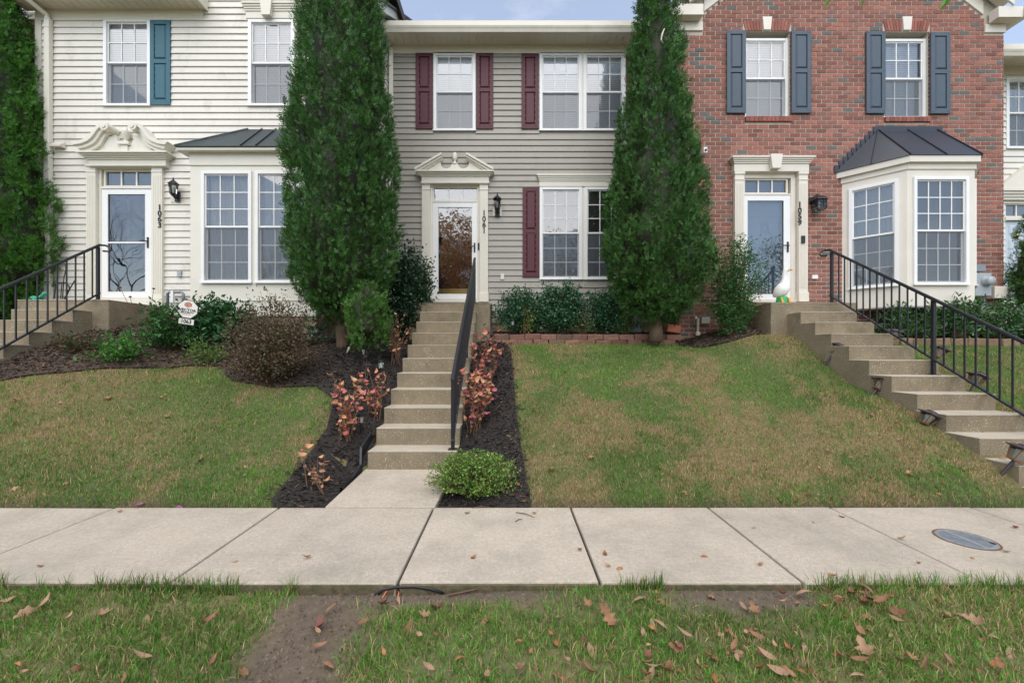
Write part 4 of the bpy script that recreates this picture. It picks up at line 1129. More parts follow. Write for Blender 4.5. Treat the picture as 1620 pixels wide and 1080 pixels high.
HW = thing('townhouse', (12.3, 8.6, 1.7), 'pale cream townhouse with grey panelled door, glimpsed beyond brick house', 'house')
vx0, vx1 = rx1 + .005, 16.0
dW = rect((1589, 1644, 324, 470), 8.6); wW = rect((1590, 1650, 123, 236), 8.6)
ww_ = backing(HW, vx0, vx1, 1.0, V(108, 8.6), 8.6, [dW, wW], 'cream_siding')
siding(ww_, vx0, vx1, V(500, 8.6), V(120, 8.6), 8.6, [dW, wW], 'cream_siding', .1235)
interior(HW, vx0 + .05, vx1 - .05, 8.6, 1.8, 7)
MB().box(vx0, vx1, 8.565, 8.6, V(120, 8.6), V(108, 8.6)).build('frieze_board', 'cream_trim', HW)
soffit(HW, vx0, vx1, 8.2, 8.6, V(108, 8.6))
MB().box(vx0, vx1, 8.17, 8.2, V(108, 8.6) - .02, V(108, 8.6) + .19).build('fascia', 'cream_trim', HW)
gutter(HW, vx0, vx1, 8.05, V(77.5, 8.05))
MB().add([(vx0, 8.12, V(77.5, 8.05)), (vx1, 8.12, V(77.5, 8.05)), (vx1, 13, 9.8), (vx0, 13, 9.8)], [(0,1,2,3)]).build('roof', 'shingle', HW)
window(HW, *wW, 8.6, 3, 2, 'sheer')
X0, X1, Z0, Z1 = dW
fd = MB().box(X0 + .03, X1 - .03, 8.62, 8.66, Z0, V(349, 8.6)).build('front_door', 'pale_door', HW)
for c in (0, 1):
    for za, zb in ((.06, .36), (.42, .76), (.82, .94)):
        H = V(349, 8.6) - Z0; w = X1 - X0 - .06; xa = X0 + .03 + w * (.12 if c == 0 else .55); xb = xa + w * .32; A, B = Z0 + H*za, Z0 + H*zb; i = .03
        MB().add([(xa, 8.618, A), (xb, 8.618, A), (xb, 8.618, B), (xa, 8.618, B), (xa+i, 8.602, A+i), (xb-i, 8.602, A+i), (xb-i, 8.602, B-i), (xa+i, 8.602, B-i)], [(0,1,5,4),(1,2,6,5),(2,3,7,6),(3,0,4,7),(4,5,6,7)]).build('door_panel', 'pale_door', fd)
xk, zk = U(1608, 8.6), V(374, 8.6)
MB().lathe([(.03, -.03), (.05, 0), (.03, .035), (.01, .06)], (xk, 8.6, zk), 10).build('door_knocker', 'brass', fd)
transom(HW, 1590, 1643, 325, 342, 8.62, 'cream_trim')
MB().box(X0 - .02, X1 + .02, 8.56, 8.599, V(349, 8.6), V(344, 8.6)).build('door_head', 'cream_trim', HW)
cornice(HW, X0 - .2, X1 + .2, V(318, 8.6), V(302, 8.6), 8.6, .06, .16, 'cream_trim')
MB().prism([(X0 - .3, V(301.9, 8.6)), ((X0 + X1) / 2, V(262, 8.6)), (X1 + .3, V(301.9, 8.6))], 8.45, 8.59).build('pediment', 'cream_trim', HW)

# ================================================================== concrete steps and railings
def steps(label, xl, xr, z_first, t, tops, base, ld, ldx, nm='staircase'):
    """tops: world heights of step tops from the lowest; ld = (front y, back y, top)"""
    s = thing(nm, ((xl + xr) / 2, z_first, base), label, 'stairs')
    for k, h in enumerate(tops):
        y0 = z_first + t * k
        low = tops[k - 1] - .0125 if k else base - .6
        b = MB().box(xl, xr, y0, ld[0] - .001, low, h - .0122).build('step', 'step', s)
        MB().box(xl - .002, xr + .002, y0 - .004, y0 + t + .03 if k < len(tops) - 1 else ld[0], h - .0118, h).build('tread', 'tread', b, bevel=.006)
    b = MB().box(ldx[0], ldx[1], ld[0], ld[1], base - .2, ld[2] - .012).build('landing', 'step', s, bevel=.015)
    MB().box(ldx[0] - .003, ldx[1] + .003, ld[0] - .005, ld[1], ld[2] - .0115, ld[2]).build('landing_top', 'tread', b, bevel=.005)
    return s
r_ = .2012
topsM = [EYE - 1.316 + r_ * k for k in range(1, 11)]
steps('speckled concrete steps between two mulch beds up to door 1061', -1.57, -.585, 4.575, .30, topsM, .074, (7.575, ZM - .035, EYE + .88), (-1.84, -.35))
rt = .1905
topsR = [EYE + .83 - rt * (11 - k) for k in range(0, 11)]
steps('speckled concrete steps beside the sloping lawn up to door 1059', 4.78, 5.70, 3.53, .32, topsR, .05, (7.05, ZR - .03, EYE + .83), (4.50, 5.97))
topsL = [EYE + .826 - .185 * (12 - k) for k in range(0, 12)]
steps('weathered concrete steps beside brown mulch up to door 1063', -7.68, -6.73, 6.63 - .29 * 12, .29, topsL, .0, (6.63, ZL - .03, EYE + .826), (-7.94, -6.46))

def railing(label, X, a, b, hgt, posts, gap=.125, curl=None):
    """a, b: (y, z) of the handrail's low and high ends; bottom rail hgt below"""
    s = thing('stair_railing', (X, a[0], a[1] - hgt - .1), label, 'railing')
    f = lambda y: a[1] + (b[1] - a[1]) * (y - a[0]) / (b[0] - a[0])
    top = [(X, a[0], a[1]), (X, b[0], b[1])]
    hr = MB()
    hr.prism([(a[0], a[1] - .022), (b[0], b[1] - .022), (b[0], b[1] + .006), (a[0], a[1] + .006)], X - .022, X + .022, 'x')
    hr.prism([(a[0], a[1] + .006), (b[0], b[1] + .006), (b[0], b[1] + .018), (a[0], a[1] + .018)], X - .014, X + .014, 'x')
    hr.build('handrail', 'black_metal', s, bevel=.004)
    if curl:
        y, z = b; c = curl
        MB().tube([(X, y, z - .004), (X + c*.05, y + .05, z + .0), (X + c*.10, y + .07, z - .03), (X + c*.115, y + .07, z - .07), (X + c*.09, y + .06, z - .095), (X + c*.02, y + .03, z - .095)], .017, 6).build('scroll_end', 'black_metal', s)
    MB().prism([(a[0], a[1] - hgt - .012), (b[0], b[1] - hgt - .012), (b[0], b[1] - hgt + .012), (a[0], a[1] - hgt + .012)], X - .016, X + .016, 'x').build('bottom_rail', 'black_metal', s)
    me = None
    y = a[0] + gap
    m0 = MB().box(-.0075, .0075, -.0075, .0075, -hgt, -.02).mesh('baluster', 'black_metal')
    while y < b[0] - gap * .5:
        if all(abs(y - p[0]) > gap * .35 for p in posts):
            o = link('baluster', m0, s); o.location = (X, y, f(y))
        y += gap
    for (y, zb) in posts:
        MB().box(X - .02, X + .02, y - .02, y + .02, zb, f(y) - .02).build('post', 'black_metal', s, bevel=.003)
        MB().box(X - .05, X + .05, y - .05, y + .05, zb, zb + .008).build('base_plate', 'black_metal', s)
    return s
railing('black iron railing rising in line with the steps to door 1061', -.635, (4.62, EYE - .32), (7.66, EYE + 1.73), .70, [(4.66, topsM[0]), (6.16, topsM[5]), (7.62, EYE + .88)])
railing('black iron railing along the steps to door 1059 before the hedge', 5.58, (3.95, EYE - .21), (7.15, EYE + 1.76), .79, [(4.02, topsR[1]), (5.40, topsR[5]), (7.10, EYE + .83)], .12, -1)
railing('black iron railing along the steps to door 1063', -6.69, (3.4, EYE - .58), (6.72, EYE + 1.735), .79, [(3.46, topsL[0]), (6.69, EYE + .826)], .128, 1)

# ================================================================== vegetation
def unit(v): return v / (np.linalg.norm(v, axis=1, keepdims=True) + 1e-9)
def leaf_cloud(Pn, D, L, W, C, fold=.25, rng=RNG):
    """rhombic folded leaves: base point, direction, length, width, colour"""
    n = len(Pn)
    S = unit(np.cross(D, rng.normal(size=(n, 3)))); Nn = np.cross(D, S)
    L = np.broadcast_to(L, n)[:, None]; W = np.broadcast_to(W, n)[:, None]
    v = np.stack([Pn, Pn + D*L*.45 + S*W*.5 + Nn*W*fold, Pn + D*L, Pn + D*L*.45 - S*W*.5 + Nn*W*fold], 1).reshape(-1, 3)
    b = (np.arange(n) * 4)[:, None]
    idx = (b + np.array([[0, 1, 2, 0, 2, 3]])).ravel()
    return v, idx, np.repeat(C, 4, 0)

def spray_cloud(Pn, D, size, C, rng, k=6):
    n = len(Pn)
    S = unit(np.cross(D, rng.normal(size=(n, 3))))
    vs = []; cs = []
    for j in range(k):
        a = .72 * (j // 2) / max(1, (k - 1) // 2); sg = 1 if j % 2 else -1
        ang = (0 if j == k - 1 else .75) * sg
        ld = unit(D * math.cos(ang) + S * math.sin(ang) + rng.normal(size=(n, 3)) * .15)
        pn = unit(np.cross(np.cross(D, S), ld))
        p0 = Pn + D * (size * a)[:, None]
        ln = (size * (.62 - .32 * a) * rng.uniform(.8, 1.2, n))[:, None]; w = (size * .10)[:, None]
        vs.append(np.stack([p0 - pn * w, p0 + pn * w, p0 + ld * ln], 1))
        c3 = np.repeat((C * rng.uniform(.85, 1.18, n)[:, None])[:, None, :], 3, 1); c3[:, 2] *= np.array((1.5, 1.4, 1.1)); cs.append(c3)
    v = np.stack(vs, 1).reshape(-1, 3); c = np.stack(cs, 1).reshape(-1, 3)
    return v, np.arange(len(v)), c

def arborvitae(name, base, prof, label, trunk=None, seed=1, density=120, spray=.072, col=(.036, .110, .026), lean=(0, 0)):
    """prof: list of (height above base, radius)"""
    rng = np.random.default_rng(seed)
    t = thing(name, base, label, 'tree')
    hs = np.array([p[0] for p in prof]); rs = np.array([p[1] for p in prof])
    hh = np.linspace(hs[0], hs[-1], 200); rr = np.interp(hh, hs, rs)
    area = np.sum(2 * math.pi * rr * (hh[1] - hh[0]))
    nc = int(area * density)
    cdf = np.cumsum(rr + .02); cdf /= cdf[-1]
    ch = np.interp(rng.random(nc), cdf, hh); th = rng.uniform(0, 2 * math.pi, nc)
    R0 = np.interp(ch, hs, rs)
    lump = fbm(th * 1.6 + 3, ch * 2.0, 1.3, 200 + seed)
    lump2 = fbm(th * 2.6 + 3, ch * 2.6, 1.7, 230 + seed)
    rad = R0 * (.88 + .17 * (lump - .5) * 2) + .13 * (lump2 - .5) * 2
    rad = rad * np.where(rng.random(nc) < .35, rng.uniform(.68, .95, nc), 1)
    out = np.stack([np.cos(th), np.sin(th), np.zeros(nc)], 1)
    cc = np.array([[0, 0, 0]]) + out * rad[:, None]; cc[:, 2] = ch
    cd = unit(out * .5 + np.array([[0, 0, .85]]) + rng.normal(size=(nc, 3)) * .25)
    m = 12
    tint = (.55 + .55 * rng.random(nc) + .7 * np.clip(lump2 - .3, 0, 1)) 
    Pn = np.repeat(cc, m, 0) + rng.normal(size=(nc * m, 3)) * np.array([[.030, .030, .062]])
    D = unit(np.repeat(cd, m, 0) + rng.normal(size=(nc * m, 3)) * .42)
    sz = spray * rng.uniform(.65, 1.25, nc * m)
    C = np.array([col]) * np.repeat(tint, m)[:, None] * rng.uniform(.75, 1.25, (nc * m, 1)) + np.array([[.035, .05, .004]]) * (rng.random((nc * m, 1)) ** 3)
    C[:, 0] += .03 * (rng.random(nc * m) < .02)
    v, idx, c = spray_cloud(Pn, D, sz, C, rng)
    v = v + np.array(base)[None]
    cr_ = link('crown', np_mesh('crown', v, 3, idx, c, 'leaf'), t)
    # inner foliage mass, brown like dead inner growth, darker than the sprays
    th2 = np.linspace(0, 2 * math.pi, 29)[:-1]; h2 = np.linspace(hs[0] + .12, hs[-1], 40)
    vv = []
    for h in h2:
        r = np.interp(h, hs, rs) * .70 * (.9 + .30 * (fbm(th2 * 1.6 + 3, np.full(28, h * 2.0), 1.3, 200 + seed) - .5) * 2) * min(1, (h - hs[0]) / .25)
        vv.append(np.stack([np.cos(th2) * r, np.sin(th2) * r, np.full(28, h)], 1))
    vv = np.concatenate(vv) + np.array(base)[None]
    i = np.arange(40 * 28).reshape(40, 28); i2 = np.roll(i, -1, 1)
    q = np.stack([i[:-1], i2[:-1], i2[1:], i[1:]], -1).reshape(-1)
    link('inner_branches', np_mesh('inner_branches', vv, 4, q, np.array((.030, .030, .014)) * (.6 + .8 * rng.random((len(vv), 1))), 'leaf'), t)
    if trunk:
        r0, ht = trunk
        bx, by, bz = base
        pts = [(bx + .0, by, bz - .15), (bx + .01, by, bz + .05), (bx - .01, by, bz + ht * .5), (bx, by, bz + ht), (bx + .02, by, bz + ht + 1.5)]
        MB().tube(pts, [r0 * 1.35, r0 * 1.1, r0 * .95, r0 * .85, r0 * .5], 12).build('trunk', 'bark', t, smooth=True)
        for k in range(6):
            an = k * 1.05 + seed; z0 = bz + ht * random.uniform(.55, 1.0)
            MB().tube([(bx, by, z0), (bx + .25*math.cos(an), by + .25*math.sin(an), z0 + .22), (bx + .5*math.cos(an), by + .5*math.sin(an), z0 + .6)], [.035, .025, .012], 6).build('limb', 'bark', t)
    return t

def bush(name, base, r, label, cat='shrub', stems=60, per=26, L=.045, W=.024, cols=((.04, .10, .03),), wts=None, m='leaf', seed=1, start=.3, group=None, stemcol='twig', droop=0.0, spread=.05, flat=0.0, sr=.004):
    rng = np.random.default_rng(seed); t = thing(name, base, label, cat, group)
    rx, ry, rz = r; b = np.array(base)
    th = rng.uniform(0, 2 * math.pi, stems); q = rng.random(stems) ** .38
    zz = rng.uniform(.10, 1, stems) ** .75
    wd = np.sqrt(np.clip(1 - ((zz - .42) / .66) ** 2, .1, 1)) * rng.uniform(.75, 1.12, stems)
    tip = np.stack([rx * q * wd * np.cos(th), ry * q * wd * np.sin(th), rz * zz * rng.uniform(.85, 1.08, stems)], 1)
    b0 = np.stack([tip[:, 0] * .15, tip[:, 1] * .15, np.full(stems, -.03)], 1)
    midp = (b0 + tip) / 2 + np.stack([-tip[:, 0] * .12, -tip[:, 1] * .12, rz * .10 * np.ones(stems)], 1)
    mb = MB()
    def bez(k, u): return b0[k]*(1-u)**2 + midp[k]*2*u*(1-u) + tip[k]*u*u
    for k in range(stems):
        mb.tube([tuple(b + bez(k, u)) for u in (0, .35, .7, 1)], [sr, sr*.8, sr*.6, sr*.3], 3, cap=False)
    mb.build('stems', stemcol, t)
    n = stems * per
    ks = np.repeat(np.arange(stems), per); u = (start + (1 - start) * rng.random(n) ** .8)[:, None]
    pts = b0[ks]*(1-u)**2 + midp[ks]*2*u*(1-u) + tip[ks]*u*u + rng.normal(size=(n, 3)) * spread
    tang = unit(tip[ks] - b0[ks])
    D = unit(tang * .5 + rng.normal(size=(n, 3)) * .8 + np.array([[0, 0, .25 - droop]]))
    if flat: D[:, 2] *= (1 - flat); D = unit(D)
    cl = np.array(cols); wts = wts or [1] * len(cl); wts = np.array(wts, float) / np.sum(wts)
    C = cl[rng.choice(len(cl), n, p=wts)] * rng.uniform(.7, 1.3, (n, 1))
    s = rng.uniform(.6, 1.25, n)
    v, idx, c = leaf_cloud(pts + b, D, L * s, W * s, C, rng=rng)
    v[:, 2] = np.maximum(v[:, 2], b[2] - .02)
    link('foliage', np_mesh('foliage', v, 3, idx, c, m), t)
    return t

g = lambda x, y, dz=0: tuple(G(x, y) + Vector((0, 0, dz)))
def prof_px(z, base, cx, rows):
    """rows (y, left, right) in px at depth z -> (height above base, radius)"""
    out = [(V(y, z) - base[2], (r - l) / 2 * z / F) for y, l, r in rows]
    return sorted(out)
bT = (U(541, 6.65), 6.65, float(gh(U(541, 6.65), 6.65)))
arborvitae('arborvitae_tree', bT, prof_px(6.2, bT, 541, [(500, 520, 556), (484, 498, 602), (455, 475, 622), (420, 456, 632), (370, 448, 637), (320, 445, 637), (250, 446, 635), (180, 451, 627), (100, 460, 617), (30, 466, 607), (-40, 472, 600), (-150, 490, 580), (-260, 515, 555), (-310, 533, 541)]),
           'broad column arborvitae with bare lower trunk between doors 1063 and 1061', (.085, .55), 3)
bT2 = (U(1037, 7.25), 7.25, 1.70)
arborvitae('arborvitae_tree', bT2, prof_px(6.9, bT2, 1037, [(505, 1016, 1050), (488, 988, 1085), (470, 968, 1106), (445, 962, 1115), (415, 947, 1126), (385, 946, 1128), (340, 955, 1124), (290, 966, 1119), (240, 976, 1114), (190, 986, 1106), (140, 993, 1096), (80, 1000, 1086), (10, 1007, 1078), (-80, 1017, 1066), (-170, 1030, 1050), (-220, 1038, 1042)]),
           'tapering arborvitae behind the garden wall where taupe siding meets brick', (.10, .5), 5)
bT3 = (U(4, 7.55), 7.55, 1.5)
arborvitae('arborvitae_tree', bT3, prof_px(7.3, bT3, 2, [(515, -25, 25), (490, -60, 52), (440, -82, 84), (385, -90, 94), (330, -82, 84), (270, -74, 73), (200, -66, 66), (120, -50, 46), (60, -42, 36), (0, -30, 24), (-80, -15, 10)]),
           'dense bright green arborvitae beside the railing of the steps to 1063', None, 7, col=(.042, .145, .020))
b4 = (U(583, 6.05), 6.05, float(gh(U(583, 6.05), 6.05)))
arborvitae('dwarf_arborvitae', b4, prof_px(5.85, b4, 583, [(548, 562, 600), (535, 552, 612), (510, 549, 616), (485, 550, 616), (465, 560, 608), (450, 575, 595)]), 'small rounded arborvitae at the foot of the tall trunk', None, 9, 150, .055, (.045, .125, .022))
b5 = (U(1636, 7.6), 7.6, 1.6)
arborvitae('arborvitae_tree', b5, prof_px(7.4, b5, 1636, [(500, 1612, 1660), (470, 1606, 1666), (430, 1608, 1664), (395, 1616, 1656), (350, 1626, 1646), (320, 1634, 1638)]), 'young arborvitae before the grey panelled door', None, 13, 100, .066, (.030, .095, .02))
# shrubs
bush('holly_shrub', (U(650, 7.9), 7.75, 1.62), (.56, .42, 1.72), 'tall dark glossy holly between the big tree and door 1061', stems=260, per=70, L=.058, W=.038, cols=((.016, .05, .024), (.028, .08, .034)), m='glossy_leaf', seed=21, start=.08)
bush('holly_shrub', (U(826, 8.0), 8.0, 1.71), (.64, .32, .90), 'blue-green holly at the corner of the steps and garden wall', stems=150, per=46, L=.055, W=.034, cols=((.028, .095, .045), (.05, .145, .06)), m='glossy_leaf', seed=22)
bush('holly_shrub', (U(885, 8.0), 7.95, 1.71), (.64, .34, 1.0), 'largest blue-green holly below the wide burgundy-shuttered window', stems=220, per=48, L=.055, W=.034, cols=((.028, .095, .045), (.05, .145, .06)), m='glossy_leaf', seed=23)
bush('holly_shrub', (U(957, 8.0), 7.95, 1.71), (.56, .32, .88), 'loose blue-green holly next to the arborvitae behind garden wall', stems=90, per=52, L=.055, W=.034, cols=((.028, .095, .045), (.05, .145, .06)), m='glossy_leaf', seed=24)
bush('azalea_shrub', (U(828, 7.8), 7.78, 1.70), (.26, .2, .62), 'airy yellowing azalea with bare forked stems before the hollies', stems=12, per=26, L=.045, W=.022, cols=((.06, .16, .03), (.35, .24, .03), (.06, .14, .03)), seed=25, start=.55, sr=.009, stemcol='bark')
bush('azalea_shrub', (U(921, 7.85), 7.82, 1.70), (.26, .2, .45), 'low mid-green azalea between two hollies', stems=26, per=20, L=.045, W=.022, cols=((.05, .14, .03), (.07, .19, .04), (.12, .05, .02)), seed=26)
bush('azalea_shrub', (U(990, 7.75), 7.78, 1.70), (.32, .2, .52), 'bright green azalea beside the grey meter cabinet', stems=34, per=22, L=.045, W=.022, cols=((.07, .22, .03), (.06, .17, .03)), seed=27)
bush('nandina_shrub', (U(1160, 7.15), 7.2, 1.68), (.58, .42, 1.75), 'tall feathery nandina before the brick, left of door 1059', stems=120, per=80, L=.055, W=.02, cols=((.03, .11, .03), (.045, .155, .038), (.065, .19, .04)), seed=28, spread=.06, flat=.4, sr=.004, start=.05)
lab = ('leafy laurel beneath the bay window of 1059', 'leafy laurel right below the electric meter', 'leafy laurel between meter and young arborvitae', 'leafy laurel at the far end of the hedge past the brick house')
for k, (x, w, h) in enumerate(((1440, .62, .62), (1510, .72, .78), (1580, .66, .74), (1650, .6, .7))):
    bush('laurel_shrub', (U(x, 7.3), 7.3, float(gh(U(x, 7.3), 7.3))), (w, .40, h), lab[k], stems=80, per=24, L=.095, W=.032, cols=((.025, .08, .025), (.04, .12, .032), (.06, .15, .04)), m='glossy_leaf', seed=30 + k, group='laurels of the hedge beside the steps to 1059')
bush('dried_shrub', g(432, 606), (.74, .5, 1.22), 'large brown twiggy shrub with dying leaves before the cream bay', stems=240, per=44, L=.042, W=.022, cols=((.11, .07, .042), (.16, .10, .06), (.09, .10, .045), (.13, .15, .06), (.075, .045, .036)), wts=(4, 3, 2, 1.5, 2), seed=41, spread=.045, start=.12)
def at(x, Y): return (U(x, Y), Y, float(gh(U(x, Y), Y)))
bush('perennial_clump', at(268, 6.45), (.60, .4, .72), 'green perennial with pink flowers below the security sign', 'plant', stems=70, per=28, L=.075, W=.034, cols=((.035, .11, .025), (.05, .15, .035)), seed=42, group=None)
bush('perennial_clump', at(345, 6.75), (.70, .36, .88), 'dense dark green leafy clump below the cream bay window', 'plant', stems=130, per=30, L=.085, W=.046, cols=((.028, .10, .032), (.035, .125, .04)), seed=43)
bush('weed_clump', g(185, 572), (.42, .3, .40), 'sprawling light green weed on brown mulch by the steps of 1063', 'plant', stems=36, per=22, L=.06, W=.03, cols=((.06, .19, .03), (.08, .24, .04)), seed=44)
bush('weed_clump', g(128, 556), (.38, .3, .26), 'low mixed reddish green weeds against the steps of 1063', 'plant', stems=34, per=16, L=.05, W=.025, cols=((.05, .11, .03), (.11, .06, .03)), seed=45)
bush('weed_clump', at(325, 6.25), (.42, .25, .42), 'yellow-green feathery weed under the security sign', 'plant', stems=40, per=22, L=.06, W=.012, cols=((.13, .22, .05), (.09, .19, .04)), seed=46)
bush('hellebore_plant', at(490, 6.75), (.42, .25, .45), 'blue-green low hellebore at the foot of the bay foundation', 'plant', stems=20, per=12, L=.10, W=.035, cols=((.03, .11, .05), (.04, .10, .08)), seed=47)
bush('ground_cover', g(752, 782), (.48, .36, .40), 'round mound of light green stonecrop beside the walkway', 'plant', stems=1000, per=12, L=.022, W=.015, cols=((.15, .30, .05), (.22, .38, .08), (.30, .28, .05), (.06, .15, .03)), wts=(4, 4, 1, 2), seed=48, start=.6, spread=.012)
# pink flower heads of the perennial
for k, (x, y) in enumerate(((255, 491), (262, 497), (271, 503), (258, 512), (307, 497), (264, 507))):
    p = P(x, y, 6.45)
    rg = np.random.default_rng(k); n = 26
    v, idx, c = leaf_cloud(np.tile(np.array(p), (n, 1)) + rg.normal(size=(n, 3)) * .012, unit(rg.normal(size=(n, 3)) + np.array([[0, 0, .5]])), .022, .012, np.tile(np.array((.55, .20, .42)), (n, 1)), rng=rg)
    link('flower_head', np_mesh('flower_head', v, 3, idx, c, 'leaf'), bpy.data.objects['perennial_clump'])
# dry stalks beside the landing
for k, (bx_, by_, tx, ty_) in enumerate(((222, 520, 190, 455), (230, 520, 243, 457), (215, 522, 206, 470))):
    b = Vector(g(bx_, 548)); b = Vector((U(bx_, 6.7), 6.7, float(gh(U(bx_, 6.7), 6.7)))); e = P(tx, ty_, 6.7)
    st = MB().tube([b, b.lerp(e, .5) + Vector((.02, 0, 0)), e], [.006, .004, .003], 4).lathe([(.004, -.01), (.022, 0), (.018, .015), (.004, .022)], tuple(e), 8)
    o = st.build('seed_stalk', 'twig'); tag(o, 'dry brown seed stalk rising before the landing of 1063', 'stalk', 'dry seed stalks before the landing of 1063')

# red-leaved shrubs along the middle steps, leaf by leaf
def leaf_variant(colr, L=.075, W=.045, curl=.15, lob=0):
    n = 7; vs = []
    for i in range(n):
        t = i / (n - 1); w = W * .5 * math.sin(math.pi * min(1, t ** .8 * .97 + .03)) * (1 + (lob * (.55 if i % 2 else -.35)))
        z = curl * L * (t - .4) ** 2 * 1.5
        vs += [(t * L, -w, z + abs(w) * .45), (t * L, 0, z - .003), (t * L, w, z + abs(w) * .45)]
    mb = MB()
    fs = []
    for i in range(n - 1): fs += [(3*i, 3*i+3, 3*i+4, 3*i+1), (3*i+1, 3*i+4, 3*i+5, 3*i+2)]
    mb.add(vs, fs)
    me = mb.mesh('leaf', 'dead_leaf', True)
    c = np.tile(np.array(colr), (len(vs), 1)); c = c * np.array([[.8 + .3 * ((i // 3) / n)] for i in range(len(vs))])
    paint(me, c); return me
red = [leaf_variant(c, .085, .054, .9) for c in ((.58, .17, .13), (.62, .25, .15), (.50, .12, .14), (.64, .33, .17), (.60, .30, .13), (.66, .40, .22), (.54, .20, .19))]
brn = [leaf_variant(c, .06, .034) for c in ((.48, .25, .15), (.54, .31, .17), (.38, .18, .10), (.50, .19, .13), (.32, .28, .11))]
pur = [leaf_variant(c, .085, .055) for c in ((.045, .035, .055), (.06, .05, .07), (.05, .025, .03), (.05, .06, .045))]
def leafy(label, base, h, w, vari, nleaf, stems=9, seed=1, scale=1.0, name='red_leaf_shrub'):
    rd = random.Random(seed); t = thing(name, base, label, 'shrub', 'autumn shrubs along the middle steps')
    b = Vector(base)
    for k in range(stems):
        an = rd.uniform(0, 6.28); q = rd.random() ** .6
        tip = b + Vector((w * q * math.cos(an), w * q * .7 * math.sin(an), h * rd.uniform(.5, 1.0)))
        md = b.lerp(tip, .5) + Vector((0, 0, h * .08))
        b_ = b + Vector((rd.uniform(-.10, .10), rd.uniform(-.08, .08), -.02)); md = md + (b_ - b) * .6
        MB().tube([b_, md, tip], [.006, .0045, .002], 4).build('stem', 'twig', t)
        for i in range(max(1, nleaf // stems)):
            u = rd.uniform(.15, 1); p = b_*(1-u)**2 + md*2*u*(1-u) + tip*u*u
            o = link('leaf', rd.choice(vari), t); s = scale * rd.uniform(.45, 1.15)
            o.location = p; o.rotation_euler = (rd.uniform(-.9, .9), rd.uniform(-.9, .7), rd.uniform(0, 6.28)); o.scale = (s, s, s)
    return t
leafy('thin pink-leaved shrub between the railing and two fuller shrubs', g(762, 645), .6, .22, red, 70, 12, 9, .85)
leafy('coral red shrub of large leaves left of the steps beside a solar light', g(545, 694), .80, .30, red, 130, 15, 1)
leafy('narrow crimson shrub beside the fourth step, left of the steps', g(592, 664), .72, .20, red, 90, 13, 2, .85)
leafy('sparse orange sprig in black mulch next to the walkway edging', g(505, 776), .48, .20, red[3:4] + brn, 36, 7, 3, 1.0)
leafy('upright brown-orange shrub before the dark holly near the landing', g(628, 576), .95, .30, brn + red[3:4], 130, 18, 4, .9)
leafy('full pink-orange shrub right of the railing at mid height', g(752, 682), .86, .32, red, 150, 18, 5)
leafy('coral shrub right of the railing close to the garden wall', g(768, 610), .85, .27, red[:4] + pur[:1], 120, 15, 6)
leafy('dark purple-leaved shrub against the railing top and landing', g(775, 572), .60, .20, pur, 40, 8, 7)
leafy('purple-leaved seedling beside the white bent gutter piece', g(578, 600), .36, .18, pur, 26, 6, 8)

# ------------------------------------------------------------------ grass
def grass(name, X, Y, h, w, C, label, seg=1, lean=.5, seed=1):
    rng = np.random.default_rng(seed); n = len(X)
    Z = gh(X, Y) - .004
    an = rng.uniform(0, 2 * math.pi, n); s = np.stack([np.cos(an), np.sin(an), np.zeros(n)], 1) * (w / 2)[:, None]
    la = rng.uniform(0, 2 * math.pi, n); lm = np.abs(rng.normal(0, lean, n))
    tipv = np.stack([np.cos(la) * lm, np.sin(la) * lm, np.ones(n)], 1); tipv = unit(tipv) * h[:, None]
    b = np.stack([X, Y, Z], 1)
    if seg == 1:
        v = np.stack([b - s, b + s, b + tipv], 1).reshape(-1, 3); idx = np.arange(3 * n); c = np.repeat(C, 3, 0)
    else:
        mid_ = b + tipv * .5 + np.array([[0, 0, 1]]) * (h * .16)[:, None]
        v = np.stack([b - s, b + s, mid_ - s * .8, mid_ + s * .8, b + tipv], 1).reshape(-1, 3)
        k = (np.arange(n) * 5)[:, None]; idx = (k + np.array([[0, 1, 3, 0, 3, 2, 2, 3, 4]])).ravel(); c = np.repeat(C, 5, 0)
    o = link(name, np_mesh(name, v, 3, idx, c, 'grass'), kind='stuff')
    return tag(o, label, 'grass')
def grass_col(X, Y, rng, t=None):
    n = len(X)
    t = tan_mask(X, Y) if t is None else t
    isd = rng.random(n) < (.13 + .66 * t)
    gcol = np.array((.108, .262, .040)) * rng.uniform(.45, 1.45, (n, 1)) + np.array((.05, .03, 0)) * (rng.random((n, 1)) ** 2)
    hue = fbm(X, Y, 1.4, 120)[:, None]
    gcol = gcol * (.55 + .9 * hue)
    dcol = np.array((.47, .345, .175)) * rng.uniform(.35, 1.3, (n, 1))
    return np.where(isd[:, None], dcol, gcol)
rng = np.random.default_rng(5)
n = 560000
X = rng.uniform(-9.6, 11, n); Y = 3.67 + (7.75 - 3.67) * rng.random(n) ** 1.15
ok = np.ones(n, bool)
jx = X + rng.normal(0, .06, n); jy = Y + rng.normal(0, .05, n)
for poly, _ in beds: ok &= ~inside(poly, jx, jy)
for a, b, c, d in ((-1.75, -.55, 3.6, 9), (4.74, 5.74, 3.3, 7.1), (4.46, 6.0, 7.0, 8), (-7.72, -6.7, 3, 6.7), (-7.98, -6.42, 6.6, 8)): ok &= ~((X > a) & (X < b) & (Y > c) & (Y < d))
ok &= np.abs(X * F / Y) < 1050
X = X[ok]; Y = Y[ok]; n = len(X)
tall = .020 + .034 * fbm(X, Y, 1.6, 130)
grass('lawn_grass', X, Y, tall * rng.uniform(.6, 1.4, n), rng.uniform(.005, .009, n), grass_col(X, Y, rng), 'patchy green and tan grass on the sloping front lawns', 1, .7, 2)
nt_ = 1300; tx = rng.uniform(-8, 8.5, nt_); ty_ = rng.uniform(3.75, 7.3, nt_); per_ = 16
